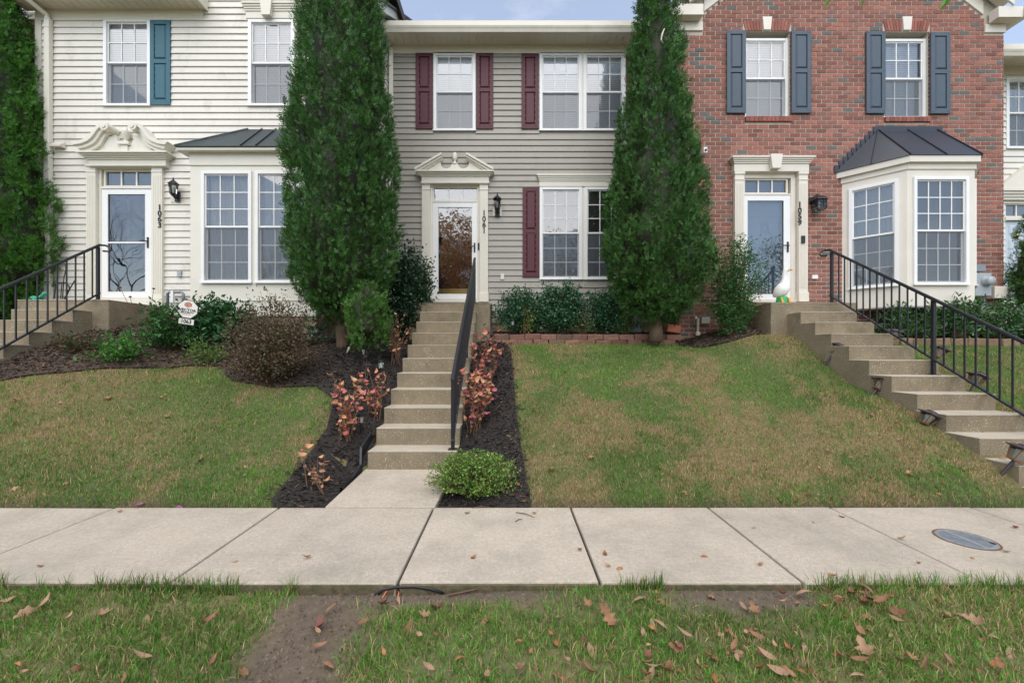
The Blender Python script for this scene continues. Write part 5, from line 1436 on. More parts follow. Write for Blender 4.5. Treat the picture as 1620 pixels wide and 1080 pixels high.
X = np.repeat(tx, per_) + rng.normal(0, .025, nt_ * per_); Y = np.repeat(ty_, per_) + rng.normal(0, .025, nt_ * per_); n = len(X)
ok = np.ones(n, bool)
for poly, _ in beds: ok &= ~inside(poly, X, Y)
for a, b, c, d in ((-1.75, -.55, 3.6, 9), (4.74, 5.74, 3.3, 7.1), (4.46, 6.0, 7.0, 8), (-7.72, -6.7, 3, 6.7), (-7.98, -6.42, 6.6, 8)): ok &= ~((X > a) & (X < b) & (Y > c) & (Y < d))
X = X[ok]; Y = Y[ok]; n = len(X)
grass('grass_tufts', X, Y, rng.uniform(.04, .09, n), rng.uniform(.005, .009, n), grass_col(X, Y, rng, np.where(noise2(X, Y, 3, 181) > .6, .9, .05)) * 1.1, 'taller tufts and weeds standing out of the front lawns', 1, .6, 6)
n = 210000
X = rng.uniform(-4.2, 4.4, n); Y = rng.uniform(.85, 2.46, n)
ok = (np.abs(X * F / Y) < 1150) & (soil_mask(X, Y) < rng.uniform(.05, 1.0, n) ** 1.0) & (fbm(X, Y, 5, 140) > rng.uniform(.12, .5, n))
X = X[ok]; Y = Y[ok]; n = len(X)
clump = fbm(X, Y, 3.2, 150)
hgt = (.022 + .045 * clump) * rng.uniform(.5, 1.5, n)
grass('verge_grass', X, Y, hgt, rng.uniform(.0025, .005, n), 1.08 * grass_col(X, Y, rng, np.clip(fbm(X, Y, 2.5, 160) * 1.0 - .34 + .28 * sstep(.8, 2.2, X), 0, .8)), 'long green grass mixed with dry blades on the verge before the sidewalk', 2, 1.25, 3)
n = 30000
X = rng.uniform(-2.2, 2.2, n); Y = rng.uniform(1.2, 2.45, n); ok = soil_mask(X, Y) > rng.uniform(.25, .9, n); X = X[ok]; Y = Y[ok]; n = len(X)
sz = .0025 + .010 * rng.random(n) ** 4; cz = gh(X, Y)
tet = np.array([[-1, -.8, -.3], [1, -.7, -.3], [.1, 1, -.3], [0, 0, 1.0]])
v = (np.stack([X, Y, cz], 1)[:, None, :] + (tet[None] + rng.normal(0, .25, (n, 4, 3))) * sz[:, None, None]).reshape(-1, 3)
idx = ((np.arange(n) * 4)[:, None] + np.array([[0, 1, 3, 1, 2, 3, 2, 0, 3]])).ravel()
o = link('soil_crumbs', np_mesh('soil_crumbs', v, 3, idx, np.repeat(np.array((.13, .10, .07)) * rng.uniform(.5, 1.6, (n, 1)), 4, 0), 'soil'), kind='stuff')
tag(o, 'loose crumbs and pebbles on the bare earth of the verge', 'soil')
# a fringe that leans over the near sidewalk edge
n = 5200
X = rng.uniform(-4.5, 4.5, n); Y = 2.455 + rng.normal(0, .012, n)
ok = (soil_mask(X, Y - .02) < .45) & (fbm(X, Y, 3, 170) > .42); X = X[ok]; Y = Y[ok]; n = len(X)
grass('edge_grass', X, np.minimum(Y, 2.466), rng.uniform(.06, .15, n), rng.uniform(.003, .005, n), grass_col(X, Y, rng, np.full(n, .1)), 'longer grass blades along the near sidewalk edge', 2, .4, 4)

# ------------------------------------------------------------------ fallen leaves
oak = [leaf_variant(c, .095, .06, .9, 1.0) for c in ((.33, .17, .085), (.40, .24, .14), (.24, .10, .055), (.19, .075, .06))]
oval = [leaf_variant(c, .055, .028, .7) for c in ((.42, .20, .08), (.36, .14, .05), (.28, .10, .045), (.45, .28, .16))]
longl = [leaf_variant(c, .105, .034, .5) for c in ((.40, .25, .15), (.30, .15, .08))]
plum = [leaf_variant((.30, .12, .20), .08, .05, .6)]
def drop(me, p, label, s=1.0, grp='fallen leaves', rot=None):
    o = link('fallen_leaf', me); o.location = p; o.scale = (s, s, s)
    o.rotation_euler = rot or (random.uniform(-.6, .6), random.uniform(-.5, .5), random.uniform(0, 6.28))
    if random.random() < .3: o.rotation_euler[0] += math.pi
    return tag(o, label, 'leaf', grp)
def scatter(num, xr, yr, seed, fn):
    rd = random.Random(seed)
    for _ in range(num): fn(rd.uniform(*xr), rd.uniform(*yr), rd)
def verge_leaf(x, y, rd):
    p = G(x, y); k = rd.randrange(3)
    kind = (oak, oval, longl)[k]; i = rd.randrange(len(kind)); me = kind[i]
    look = (('brown lobed', 'tan lobed', 'dark brown lobed', 'plum-brown lobed'), ('small orange', 'small rust-orange', 'small brown', 'small pale tan'), ('long tan', 'long brown'))[k][i]
    spot = 'beside the bare earth' if abs(p.x + 1.03) < .6 else ('before the access cover' if p.x > 2.0 else ('opposite the right-hand lawn' if p.x > .5 else ('opposite the stonecrop mound' if p.x > -.4 else 'opposite the left-hand lawn')))
    lb = look + ' leaf in the verge grass ' + spot
    drop(me, p + Vector((0, 0, .03)), lb, rd.uniform(.5, .95), 'leaves in the verge grass')
scatter(34, (0, 900), (950, 1078), 1, verge_leaf); scatter(84, (860, 1620), (945, 1078), 2, verge_leaf); scatter(5, (440, 720), (940, 1070), 3, verge_leaf)
for k_, (cx_, cy_) in enumerate(((1360, 968), (1050, 1050), (880, 1035), (1180, 1045))): scatter((12, 7, 5, 6)[k_], (cx_ - 55, cx_ + 55), (cy_ - 22, cy_ + 22), 20 + k_, verge_leaf)
def walk_leaf(x, y, rd):
    z = F * EYE / (y - CY); xx = U(x, z); i = rd.randrange(4)
    spot = 'near the access cover' if xx > 2.6 else ('in front of the walkway' if -2 < xx < -.6 else ('in front of the stonecrop mound' if -.6 <= xx < .55 else ('along the right-hand lawn' if xx >= .55 else 'along the left-hand lawn')))
    drop(oval[i], Vector((xx, z, .008)), ('orange', 'rust-orange', 'dark brown', 'pale tan')[i] + ' leaf lying on the sidewalk ' + spot, rd.uniform(.6, 1.1), 'leaves on the sidewalk', (rd.uniform(-.25, .25), rd.uniform(-.2, .2), rd.uniform(0, 6.28)))
for x, y in ((58, 897), (368, 889), (492, 881), (745, 885), (920, 870), (958, 880), (966, 898), (986, 898), (1014, 917), (1108, 880), (1190, 836), (1205, 892), (1310, 911), (1337, 820), (1420, 853), (1457, 892), (1536, 881), (1610, 835), (194, 808), (735, 813), (842, 812), (1285, 825), (1598, 875)): walk_leaf(x, y, random.Random(x))
def lawn_leaf(x, y, rd):
    p = G(x, y); i = rd.randrange(6); drop((oval + oak[:2])[i], p + Vector((0, 0, .03)), ('orange', 'rust-orange', 'dark brown', 'pale tan', 'brown lobed', 'tan lobed')[i] + ' leaf lying on the lawn ' + ('beside the steps to 1059' if p.x > -.3 else 'before 1063') , rd.uniform(.55, .9), 'leaves on the front lawns')
scatter(42, (840, 1420), (590, 800), 4, lawn_leaf); scatter(24, (1180, 1600), (640, 800), 5, lawn_leaf); scatter(20, (10, 480), (610, 790), 6, lawn_leaf)
for x, y in ((228, 800), (279, 803)): drop(plum[0], G(x, y) + Vector((0, 0, .02)), 'plum coloured leaf lying at the lawn edge by the sidewalk', 1.0, 'plum leaves')
for x, y in ((815, 790), (800, 775), (822, 770), (833, 797), (600, 690), (560, 650), (625, 600), (790, 640), (812, 700)): drop(random.choice(oval), G(x, y) + Vector((0, 0, .03)), 'dry orange leaf on the black mulch beside the steps', .9, 'leaves on the mulch')
for x0, y0, x1, y1 in ((746, 804, 776, 803), (816, 811, 846, 819), (815, 826, 826, 822)):
    a = F * EYE / (y0 - CY); b = F * EYE / (y1 - CY)
    o = MB().tube([(U(x0, a), a, .006), ((U(x0, a) + U(x1, b)) / 2, (a + b) / 2 + .01, .012), (U(x1, b), b, .006)], [.003, .004, .002], 5).build('fallen_twig', 'twig')
    tag(o, 'thin dark twig lying on the sidewalk near the walkway', 'twig', 'twigs on the sidewalk')

# ------------------------------------------------------------------ garden wall of tumbled blocks
gw = thing('garden_wall', (1.5, 7.55, 1.5), 'low garden wall of two courses of red tumbled blocks', 'wall')
def block(parent, x, y, z, l, d, h, rd, name='wall_block', base=(.20, .095, .07)):
    mb = MB().box(-l/2 + .004, l/2 - .004, -d/2, d/2, 0, h)
    mb.v = [(a + rd.uniform(-.008, .008), b + rd.uniform(-.012, .012), c + rd.uniform(-.007, .007)) for a, b, c in mb.v]
    me = mb.mesh(name, 'paver'); c = np.array(base) * rd.uniform(.65, 1.25) + np.array((0, .02, .01)) * rd.random()
    paint(me, np.tile(c, (8, 1)))
    o = link(name, me); o.location = (x, y, z); o.rotation_euler = (rd.uniform(-.03, .03), rd.uniform(-.025, .025), rd.uniform(-.05, .05))
    o.parent = parent; o.matrix_parent_inverse = Matrix.Translation(-parent.location)
    b = o.modifiers.new('bevel', 'BEVEL'); b.width = .012; b.segments = 2
rd = random.Random(4)
x = -.28; k = 0
while x < 3.15:
    for c in (0, 1):
        block(gw, x + (.14 if c else .0), 7.54 + .02 * c + .03 * math.sin(x), 1.485 + .105 * c, .285, .17, .105, rd)
    x += .287
ge = thing('garden_edging', (7.6, 6.95, 1.4), 'mossy red stone edging below the laurel hedge', 'edging')
x = 6.05
while x < 10.6:
    l = rd.uniform(.2, .34); block(ge, x + l / 2, 6.93 + rd.uniform(-.02, .02), float(gh(x, 6.93)) - .04, l, .16, rd.uniform(.11, .15), rd, 'edging_stone', (.19, .115, .07)); x += l
br = thing('loose_block', P(1062, 526, 7.5), 'single terracotta block tilted on top of the garden wall', 'block')
MB().box(-.13, .13, -.09, .09, 0, .14).build('block_body', 'terracotta', br, bevel=.012, local=True)
MB().box(-.12, .12, -.094, -.091, .02, .12).build('rough_face', 'terracotta', br, bevel=.001, local=True)
br.rotation_euler = (0, R(8), R(6))

# ------------------------------------------------------------------ small things
# square solar lanterns leaning out of the lawn beside the steps of 1059
def solar_lantern(loc, rot, label):
    t = thing('solar_lantern', loc, label, 'garden light', 'solar lanterns beside the steps to 1059', rot)
    MB().lathe([(.012, -.1), (.014, .19)], (0, 0, 0), 6).build('stake', 'bronze', t, local=True)
    MB().lathe([(.055, .19), (.06, .20), (.058, .205)], (0, 0, 0), 4).build('base_frame', 'copper', t, local=True)
    MB().lathe([(.05, .206), (.082, .31)], (0, 0, 0), 4).build('glass_body', 'lamp_glass', t, local=True)
    for k in range(4):
        an = 2 * math.pi * (k + .5) / 4
        MB().tube([(.054 * math.cos(an), .054 * math.sin(an), .205), (.087 * math.cos(an), .087 * math.sin(an), .31)], .006, 4).build('corner_bar', 'copper', t, local=True)
    MB().lathe([(.125, .31), (.125, .318), (.062, .345), (.06, .346)], (0, 0, 0), 4).build('cap', 'bronze', t, local=True)
    MB().box(-.038, .038, -.038, .038, .346, .356).build('solar_cell', 'solar', t, local=True)
    MB().lathe([(.028, .21), (.045, .30)], (0, 0, 0), 12).build('diffuser', 'white_paint', t, local=True)
    return t
lo = [((1304, 578), (1323, 545), 'bronze solar lantern leaning on the lawn side, highest up the steps to 1059'), ((1379, 632), (1396, 601), 'bronze solar lantern leaning on the lawn side at the fifth step of 1059'),
      ((1459, 677), (1468, 652), 'bronze solar lantern sunk upright on the lawn side of the steps of 1059'), ((1583, 742), (1609, 706), 'bronze solar lantern leaning at the lowest steps of 1059'),
      ((1404, 532), (1413, 522), 'bronze solar lantern behind the railing close to the hedge'), ((1462, 576), (1487, 550), 'bronze solar lantern behind the railing post of 1059'), ((1529, 622), (1545, 591), 'bronze solar lantern in grass behind the lower railing of 1059')]
first = None
for (bp, cp, lb) in lo:
    z = 4.70 * F / (bp[0] - CX) if lb.find('lawn side') >= 0 or lb.find('lowest') >= 0 else 5.86 * F / (bp[0] - CX)
    p = Vector((U(bp[0], z), z, float(gh(U(bp[0], z), z))))
    c = P(cp[0], cp[1], z); d = (c - p); tilt = math.atan2(d.x, max(.05, d.z))
    sc = max(.0, d.length - .36)
    loc = p + d.normalized() * (d.length - .335)
    if first is None: first = solar_lantern(loc, (R(8), tilt, R(random.uniform(-8, 8))), lb)
    else: dup(first, loc, (R(random.uniform(-5, 12)), tilt, R(random.uniform(-10, 10))), lb)
# small round path lights near the middle steps
def path_light(loc, rot, label):
    t = thing('path_light', loc, label, 'garden light', 'small solar path lights', rot)
    MB().lathe([(.010, -.06), (.010, .16)], (0, 0, 0), 6).build('stake', 'plastic_black', t, local=True)
    MB().lathe([(.030, .16), (.034, .165), (.036, .25), (.032, .25)], (0, 0, 0), 12).build('lens', 'lamp_glass', t, local=True)
    MB().lathe([(.018, .17), (.018, .235)], (0, 0, 0), 8).build('reflector', 'white_paint', t, local=True)
    MB().lathe([(.046, .25), (.05, .256), (.05, .272), (.03, .278)], (0, 0, 0), 12).build('cap', 'plastic_black', t, local=True)
    MB().box(-.028, .028, -.028, .028, .279, .283).build('solar_cell', 'solar', t, local=True)
    return t
pl = path_light(G(570, 690), (R(6), R(4), .3), 'black solar path light beside the coral red shrub')
dup(pl, G(604, 600), (R(-4), R(-3), .2), 'black solar path light among the purple leaves left of the steps')
dup(pl, G(745, 682), (R(8), R(6), .9), 'black solar path light under the pink-orange shrub')
dup(pl, Vector((U(810, 7.75), 7.75, 1.71)), (0, R(3), .4), 'black solar path light hidden in the hollies by garden wall')
# plastic edging strip along the walkway
o = MB()
pts = [G(545, 786) + Vector((.0, 0, .02)), G(562, 765), G(575, 748), Vector((-1.66, 4.7, .22)), Vector((-1.63, 4.95, .34))]
vs = []
for p in pts: vs += [p + Vector((0, 0, -.08)), p + Vector((-.02, 0, .07)), p + Vector((-.045, 0, .075)), p + Vector((-.035, 0, -.08))]
fs = []
for i in range(len(pts) - 1):
    for k in range(4): fs.append((4*i+k, 4*i+(k+1)%4, 4*i+4+(k+1)%4, 4*i+4+k))
o.add(vs, fs); tag(o.build('edging_strip', 'plastic_black'), 'wavy black plastic edging between mulch and walkway', 'edging')
# bent white gutter piece on the mulch
p = G(562, 562)
def rel(x, y): return P(x, y, p.y)
tag(MB().tube([rel(553, 549), rel(547, 562), rel(575, 563), rel(575, 553)], [.022, .026, .026, .02], 4).build('gutter_piece', 'pvc'), 'bent white gutter elbow lying on mulch under the dwarf arborvitae', 'pipe')
# red hose at the bay foundation
tag(MB().tube([P(512, 499, 6.9), P(503, 510, 6.9), P(496, 518, 6.9), P(503, 526, 6.88)], .009, 6).build('garden_hose', 'red_cable'), 'short red cable hanging at the cream bay foundation', 'cable')
# security sign
sx, sy_, sz = U(297.5, 6.35), 6.35, V(489, 6.35)
T = Matrix.Translation((sx, sy_, sz)) @ Matrix.Rotation(R(8), 4, 'Y')
t = thing('yard_sign', (sx, sy_, float(gh(sx, sy_))), 'white octagonal security sign on a stake with a number plate', 'sign')
kk = 6.35 / F; rr = 18.0 * kk
octa = lambda r: [(r * math.cos(R(22.5 + 45 * i)), r * math.sin(R(22.5 + 45 * i)) * .88) for i in range(8)]
MB().prism(octa(rr), -.004, .006).build('sign_border', 'sign_black', t, T=T)
MB().prism(octa(rr * .92), -.007, -.0045).build('sign_face', 'sign_white', t, T=T)
em = MB()
for i in range(6):
    x = (-5 + 2.0 * i) * kk; h = (5.2 - abs(i - 2.5) * .9) * kk; zc = 7.0 * kk
    em.prism([(x - .7*kk, zc - h + .8*kk), (x + .7*kk, zc - h), (x + .7*kk, zc + h - .8*kk), (x - .7*kk, zc + h)], -.009, -.0072)
em.build('emblem', 'sign_orange', t, T=T)
glyph('VECTOR', 0, -.0075, -1.6*kk, 4.0*kk, 'sign_black', t, 'lettering', .002, T, squeeze=1.25)
glyph('SECURITY', 0, -.0075, -5.6*kk, 2.6*kk, 'sign_black', t, 'lettering', .002, T, squeeze=1.3)
MB().box(-6*kk, 6*kk, -.0085, -.0072, -8.6*kk, -8.1*kk).build('rule', 'sign_orange', t, T=T)
MB().box(-12*kk, 12*kk, -.004, .004, -24*kk, -15.5*kk).build('number_plate', 'sign_white', t, T=T)
glyph('1063', 0, -.0042, -19.8*kk, 6.2*kk, 'sign_black', t, 'lettering', .002, T)
MB().box(-.012, .012, .007, .016, -.95, .1).build('stake', 'plastic_black', t, T=T)
# blue mushroom ornament
p = G(289, 552); q = .95
t = thing('mushroom_ornament', p, 'blue capped ceramic mushroom in front of the pink-flowered perennial', 'ornament')
MB().lathe([(.026, -.03), (.020, .06), (.022, .11)], tuple(p), 10).build('stalk', 'tan_clay', t, smooth=True)
MB().lathe([(.02, .105), (.085, .10), (.09, .115), (.07, .15), (.03, .172), (.003, .176)], tuple(p), 16).build('cap', 'blue_glaze', t, smooth=True)
# goose statue on the landing of 1059
gx, gy, gz = U(1238, 7.25), 7.25, EYE + .83
t = thing('goose_statue', (gx, gy, gz), 'white garden goose with orange beak on a green base by door 1059', 'statue')
MB().lathe([(.10, 0), (.10, .03), (.085, .10), (.08, .125)], (gx - .01, gy, gz), 14).build('base', 'green_paint', t, smooth=True)
MB().tube([(gx - .13, gy + .05, gz + .13), (gx - .09, gy + .03, gz + .17), (gx - .03, gy, gz + .22), (gx + .02, gy - .01, gz + .30), (gx + .035, gy - .01, gz + .38), (gx + .03, gy - .01, gz + .46), (gx + .03, gy - .01, gz + .54), (gx + .05, gy - .015, gz + .59), (gx + .075, gy - .02, gz + .605), (gx + .10, gy - .02, gz + .60)],
          [.02, .07, .115, .105, .065, .043, .036, .043, .045, .028], 16).build('body', 'white_paint', t, smooth=True)
MB().tube([(gx + .085, gy - .02, gz + .600), (gx + .115, gy - .025, gz + .598), (gx + .155, gy - .03, gz + .59)], [.028, .022, .008], 10).build('beak', 'orange_paint', t, smooth=True)
for sx_ in (-.07, .06): MB().tube([(gx + sx_, gy - .07, gz + .10), (gx + sx_, gy - .10, gz + .03), (gx + sx_ - .01, gy - .13, gz + .012)], [.014, .018, .026], 8).build('foot', 'orange_paint', t, smooth=True)
for s_ in (-1, 1): MB().lathe([(.007, -.004), (.007, .004)], (gx + .07, gy - .02 + s_ * .042, gz + .615), 8, 'y').build('eye', 'sign_black', t)
# verdigris frog and iron plant stand on the landing of 1063
fx, fy, fz_ = U(57, 6.8), 6.85, EYE + .826
t = thing('frog_statue', (fx, fy, fz_), 'green verdigris frog ornament lounging on the landing of 1063', 'ornament')
MB().tube([(fx - .13, fy, fz_ + .03), (fx - .09, fy, fz_ + .05), (fx - .02, fy, fz_ + .045), (fx + .05, fy, fz_ + .09), (fx + .085, fy, fz_ + .13), (fx + .13, fy, fz_ + .135)], [.02, .045, .035, .028, .032, .016], 10).build('body', 'verdigris', t, smooth=True)
MB().tube([(fx - .10, fy - .05, fz_ + .02), (fx - .05, fy - .07, fz_ + .06), (fx, fy - .07, fz_ + .015), (fx + .14, fy - .05, fz_ + .012)], [.016, .018, .014, .012], 8).build('leg', 'verdigris', t, smooth=True)
MB().tube([(fx + .05, fy - .02, fz_ + .09), (fx + .03, fy - .06, fz_ + .04), (fx + .06, fy - .07, fz_ + .012)], [.014, .012, .014], 8).build('arm', 'verdigris', t, smooth=True)
hx, hy = U(103, 7.3), 7.35
t = thing('plant_stand', (hx, hy, EYE + .826), 'black wrought iron stand with curved rods against cream siding', 'stand')
Pq = lambda x, y: P(x, y, 7.35)
MB().tube([Pq(88, 417), Pq(94, 414), Pq(100, 414), Pq(104, 419), Pq(104, 428), Pq(101, 440), Pq(99, 473)], .008, 6).build('upper_hoop', 'black_metal', t)
MB().tube([Pq(86, 472), Pq(88, 450), Pq(95, 447), Pq(103, 447), Pq(109, 452), Pq(110, 457), Pq(106, 465), Pq(102, 473)], .011, 6).build('lower_hoop', 'black_metal', t)
MB().tube([Pq(118, 444), Pq(110, 458), Pq(103, 473)], .009, 6).build('prop_rod', 'black_metal', t)
MB().tube([Pq(98, 449), Pq(96, 473)], .007, 6).build('rod', 'black_metal', t)
# gas riser beside door 1063
t = thing('gas_riser', (U(277, 7.55), 7.6, 1.8), 'grey bent gas pipe rising beside the door surround of 1063', 'pipe')
MB().tube([P(265, 500, 7.6), P(265, 464, 7.6), P(268, 462, 7.6), P(287, 462, 7.6), P(290, 465, 7.6), P(290, 480, 7.6)], .026, 10).build('pipe', 'grey_pipe', t, smooth=True)
MB().box(U(271, 7.58), U(275, 7.58), 7.56, 7.60, V(478, 7.58), V(460, 7.58)).build('bracket', 'white_vinyl', t)
# meter cabinet of 1061
cx0, cx1 = U(995, 8.35), U(1014, 8.35)
t = thing('meter_cabinet', ((cx0 + cx1) / 2, 8.4, 1.72), 'tall pale grey meter cabinet behind the tapering arborvitae', 'utility box')
MB().box(cx0, cx1, 8.35, 8.57, 1.70, V(474, 8.35)).build('body', 'grey_box', t, bevel=.008)
MB().box(cx0 + .008, cx1 - .008, 8.338, 8.349, 1.74, V(508, 8.35)).build('cover', 'grey_box', t, bevel=.004)
MB().lathe([(.075, -.06), (.08, -.01), (.08, 0)], ((cx0 + cx1) / 2, 8.349, V(483, 8.35)), 18, 'y').build('meter_dome', 'lamp_glass', t, smooth=True)
MB().box((cx0 + cx1) / 2 - .01, (cx0 + cx1) / 2 + .02, 8.315, 8.337, V(512, 8.35), V(506, 8.35)).build('latch', 'pvc', t)
# downspout with black extension at the brick corner
t = thing('downspout', (U(1069, 8.2), 8.3, 1.7), 'beige downspout running into a black extension at the brick corner', 'pipe')
MB().box(U(1068, 8.3), U(1073, 8.3), 8.28, 8.35, V(492, 8.3), V(60, 8.3)).build('pipe', 'soffit', t, bevel=.008)
MB().tube([P(1070, 491, 8.3), P(1069, 500, 8.25), P(1066, 530, 8.0)], .045, 8).build('extension', 'plastic_black', t)
# sump outlet by the brick
t = thing('sump_pipe', P(1103, 532, 7.7), 'white bent outlet pipe with box at the brick foot', 'pipe')
MB().tube([P(1099, 504, 7.7), P(1101, 502, 7.7), P(1104, 505, 7.7), P(1104, 530, 7.7)], .024, 10).build('pipe', 'pvc', t, smooth=True)
MB().lathe([(.04, -.03), (.045, .0), (.045, .03), (.035, .035)], tuple(P(1104, 528, 7.7)), 10).build('coupling', 'pvc', t)
MB().box(U(1108, 7.86), U(1121, 7.86), 7.80, 7.868, V(512, 7.86), V(502, 7.86)).build('junction_box', 'pvc', t, bevel=.006)
# electric meter at 1059
t = thing('electric_meter', (U(1557, 7.8), 7.8, 2.2), 'grey electric meter on the brick right of the bay window', 'meter')
MB().box(U(1543, 7.7), U(1569, 7.7), 7.70, 7.868, V(468, 7.7), V(432, 7.7)).build('box', 'grey_box', t, bevel=.008)
MB().box(U(1543, 7.72), U(1560, 7.72), 7.72, 7.868, V(429, 7.72), V(418, 7.72)).build('top_box', 'grey_pipe', t, bevel=.006)
MB().lathe([(.075, -.10), (.08, -.09), (.08, -.02), (.10, -.01), (.10, 0)], (U(1560, 7.7), 7.699, V(445, 7.7)), 20, 'y').build('dial', 'grey_box', t, smooth=True)
MB().box(U(1571, 7.75), U(1597, 7.75), 7.72, 7.868, V(472, 7.75), V(453, 7.75)).build('telecom_box', 'pale_trim', t, bevel=.008)
MB().tube([P(1555, 469, 7.8), P(1555, 500, 7.8)], .03, 8).build('conduit', 'grey_pipe', t)
# floodlight bit at the edge of the brick house
t = thing('security_camera', P(1113, 240, 7.85), 'small white camera on brick beside the tapering arborvitae', 'camera')
MB().box(U(1111, 7.8), U(1117, 7.8), 7.74, 7.868, V(244, 7.8), V(235, 7.8)).build('housing', 'white_vinyl', t, bevel=.006)
MB().lathe([(.02, -.02), (.02, 0)], (U(1114, 7.8), 7.739, V(240, 7.8)), 10, 'y').build('lens', 'sign_black', t)
# bleached dead twig in the tapering tree
tag(MB().tube([P(1051, 46, 6.35), P(1047, 56, 6.3), P(1046, 64, 6.3), P(1049, 68, 6.32)], [.008, .012, .010, .004], 6).build('dead_branch', mat('bleached', (.6, .52, .47), .8, .1, 20)), 'bleached bare twig caught high in the tapering arborvitae', 'twig')
# round meter-pit cover in the sidewalk
mz_ = F * EYE / (853 - CY); mxx = U(1528, mz_)
t = thing('access_cover', (mxx, mz_, 0), 'round grey iron access cover set in the sidewalk', 'manhole cover')
MB().lathe([(.176, -.02), (.176, .0035), (.163, .0035), (.163, -.02)], (mxx, mz_, 0), 40).build('rim', 'rust', t)
MB().lathe([(.160, -.02), (.160, .005), (.002, .005)], (mxx, mz_, 0), 40).build('lid', 'iron_cover', t)
for i in range(-6, 7):
    x = i * .021; h = math.sqrt(max(0, .138**2 - x*x))
    if abs(i) > 0: MB().box(mxx + x - .005, mxx + x + .005, mz_ - h, mz_ + h, .0052, .0085).build('rib', 'iron_cover', t)
MB().lathe([(.018, .0052), (.018, .009)], (mxx + .11, mz_ - .075, 0), 14).build('lock_cap', 'plastic_black', t)
# black cable loop on bare earth
def gp(x, y, dz): return G(x, y) + Vector((0, 0, dz))
t = thing('cable_loop', G(645, 940), 'short black cable arching out of the earth beside orange wire at the sidewalk', 'cable')
MB().tube([gp(593, 940, -.01), gp(606, 938, .02), gp(625, 938, .035), gp(655, 938, .038), gp(680, 939, .03), gp(702, 938, .0)], .009, 8).build('cable', 'plastic_black', t, smooth=True)
MB().tube([gp(605, 945, 0), gp(612, 938, .015), gp(628, 935, .02), gp(631, 942, .015), gp(628, 950, 0)], .0035, 6).build('orange_wire', 'orange_cable', t)
o = MB().tube([gp(710, 944, .012), gp(750, 938, .02), gp(780, 934, .012)], [.006, .005, .003], 6).build('fallen_stick', 'twig'); tag(o, 'dark stick lying between earth and grass by the cable', 'stick')

# ------------------------------------------------------------------ trees around the camera and across the street (seen in the glass and at the top edge)
def branch_tree(name, base, h, label, depth=5, seed=1, r0=.16, spread=.55, m='grey_bark', leaves=None, first=.35, crown=None):
    rd = random.Random(seed); t = thing(name, base, label, 'tree', 'trees across the street')
    tips = []; segs = [MB(), MB()]
    def grow(p, d, L, r, k):
        n = 3; pts = [p]; q = p.copy(); dd = d.copy()
        for i in range(n):
            dd = (dd + Vector((rd.gauss(0, .13), rd.gauss(0, .13), rd.gauss(.03, .08)))).normalized(); q = q + dd * L / n; pts.append(q.copy())
        segs[0 if k == 0 else 1].tube(pts, [r * (1 - .38 * i / n) for i in range(n + 1)], 8 if k < 2 else 4, cap=False)
        if k >= depth: tips.append(q); return
        for j in range(rd.choice((2, 3, 3)) if k else 4):
            ax = Vector((rd.gauss(0, 1), rd.gauss(0, 1), rd.gauss(0, .4))).normalized()
            nd = (dd + ax * spread * rd.uniform(.7, 1.3)).normalized()
            grow(pts[rd.choice((2, 3))].copy() if j else q.copy(), nd, L * rd.uniform(.62, .85), r * .56, k + 1)
        if k >= 2: tips.append(q)
    grow(Vector(base), Vector((0, 0, 1)), h * first, r0, 0)
    segs[0].build('trunk', m, t, smooth=True); segs[1].build('limbs', m, t)
    if leaves:
        per, L, cols, sp = leaves; rng = np.random.default_rng(seed)
        Pn = np.array([tuple(p) for p in tips])
        if crown:                                   # clumps through the crown's volume: (centre height, rx, rz, count)
            zc, rx_, rz_, cnt = crown; d = unit(rng.normal(size=(cnt, 3))) * (rng.random((cnt, 1)) ** .4)
            Pn = np.concatenate([Pn, np.array(base)[None] + np.array([[0, 0, zc]]) + d * np.array([[rx_, rx_, rz_]])])
        Pn = np.repeat(Pn, per, 0); n = len(Pn); Pn = Pn + rng.normal(size=(n, 3)) * sp
        cl = np.array(cols); C = cl[rng.integers(0, len(cl), n)] * rng.uniform(.7, 1.3, (n, 1))
        v, idx, c = leaf_cloud(Pn, unit(rng.normal(size=(n, 3)) + np.array([[0, 0, -.3]])), L * rng.uniform(.7, 1.3, n), L * .55, C, rng=rng)
        link('crown', np_mesh('crown', v, 3, idx, c, 'leaf'), t)
    return t
branch_tree('bare_tree', (-27.5, -14, -.2), 11, 'bare branched tree across the street, opposite door 1063', 7, 3, .13)
branch_tree('bare_tree', (18.4, -13, -.2), 11, 'bare branched tree across the street, opposite door 1059', 7, 8, .13)
CR = (6.0, 3.0, 4.8, 420)
branch_tree('autumn_tree', (-3.6, -11, -.2), 10, 'orange-brown leaved tree across the street, opposite door 1061', 4, 5, .2, .6, leaves=(60, .17, ((.75, .40, .12), (.80, .48, .16), (.60, .38, .12)), .3), first=.27, crown=CR)
branch_tree('green_tree', (4.2, -14, -.2), 10, 'olive green tree across the street, opposite the wide window', 4, 9, .2, .6, leaves=(24, .16, ((.14, .18, .04), (.24, .22, .05)), .32), first=.27, crown=(6, 3.4, 4.6, 380))
branch_tree('green_tree', (20, -15, -.2), 9, 'yellow-green tree across the street, opposite the angled bay', 4, 12, .2, .6, leaves=(20, .17, ((.16, .19, .05), (.25, .2, .06)), .35), first=.27, crown=(5.5, 3.4, 4.4, 320))
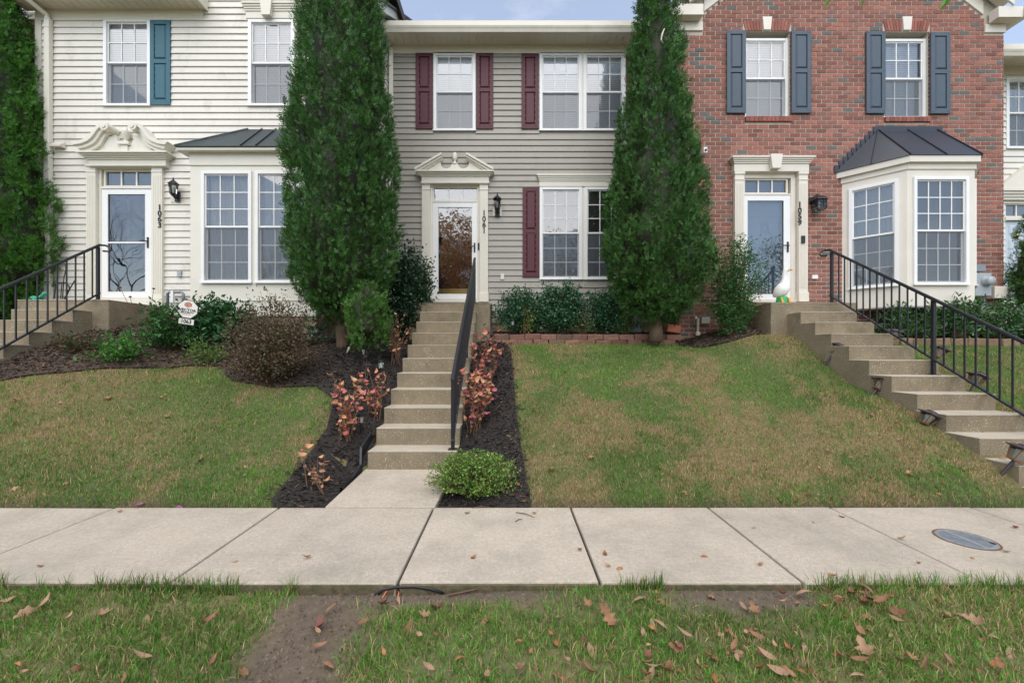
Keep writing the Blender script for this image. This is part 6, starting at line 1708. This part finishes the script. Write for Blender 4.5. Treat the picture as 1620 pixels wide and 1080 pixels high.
branch_tree('green_tree', (-16, -18, -.2), 10, 'dull green tree across the street, opposite the cream bay', 4, 15, .2, .6, leaves=(20, .17, ((.15, .18, .05), (.2, .18, .06)), .35), first=.27, crown=(6, 3.8, 4.6, 320))
# street tree whose lowest leaves hang into view
t = thing('street_tree', (4.6, 1.15, -.08), 'street tree with green pointed leaves hanging over the verge', 'tree')
MB().tube([(4.6, 1.15, -.2), (4.58, 1.15, 1.2), (4.62, 1.12, 2.6), (4.6, 1.1, 4.2), (4.55, 1.1, 5.2)], [.10, .075, .065, .05, .02], 10).build('trunk', 'grey_bark', t, smooth=True)
MB().tube([(4.6, 1.12, 2.75), (3.6, 1.4, 3.25), (2.6, 1.65, 3.32), (1.9, 1.8, 3.22), (1.35, 1.85, 3.12)], [.035, .024, .016, .010, .005], 6).build('limb', 'grey_bark', t, smooth=True)
gl_ = [leaf_variant(c, .12, .034, .2) for c in ((.10, .26, .03), (.13, .30, .04))]
for (x, y, rz_, dx) in ((1306, 16, .1, .06), (1334, 4, -.1, -.02), (1367, 11, .05, .03), (1484, 22, .3, .10), (1503, 9, .1, .04), (1524, 7, -.3, -.05)):
    tipp = P(x, y, 1.8); up = Vector((dx, 0.02, .118)); bs_ = tipp + up
    o = link('leaf', gl_[0 if x % 2 else 1]); o.parent = t; o.matrix_parent_inverse = Matrix.Translation(-t.location)
    o.rotation_euler = (tipp - bs_).to_track_quat('X', 'Z').to_euler(); o.rotation_euler.rotate_axis('X', R(60) + rz_); o.location = bs_
    MB().tube([bs_, bs_ + Vector((dx * .6, 0, .09)), Vector((bs_.x + .05, 1.82, 3.2))], [.002, .002, .003], 4).build('leaf_stalk', 'twig', t)
for k in range(60):
    rd_ = random.Random(k); u = rd_.random(); o = link('leaf', rd_.choice(gl_)); o.parent = t; o.matrix_parent_inverse = Matrix.Translation(-t.location)
    o.location = (1.9 + u * 2.4, 1.8 - u * .6 + rd_.uniform(-.3, .3), 3.28 + rd_.uniform(.05, .6)); o.rotation_euler = (rd_.uniform(-1, 1), rd_.uniform(-.6, .9), rd_.uniform(0, 6.28))
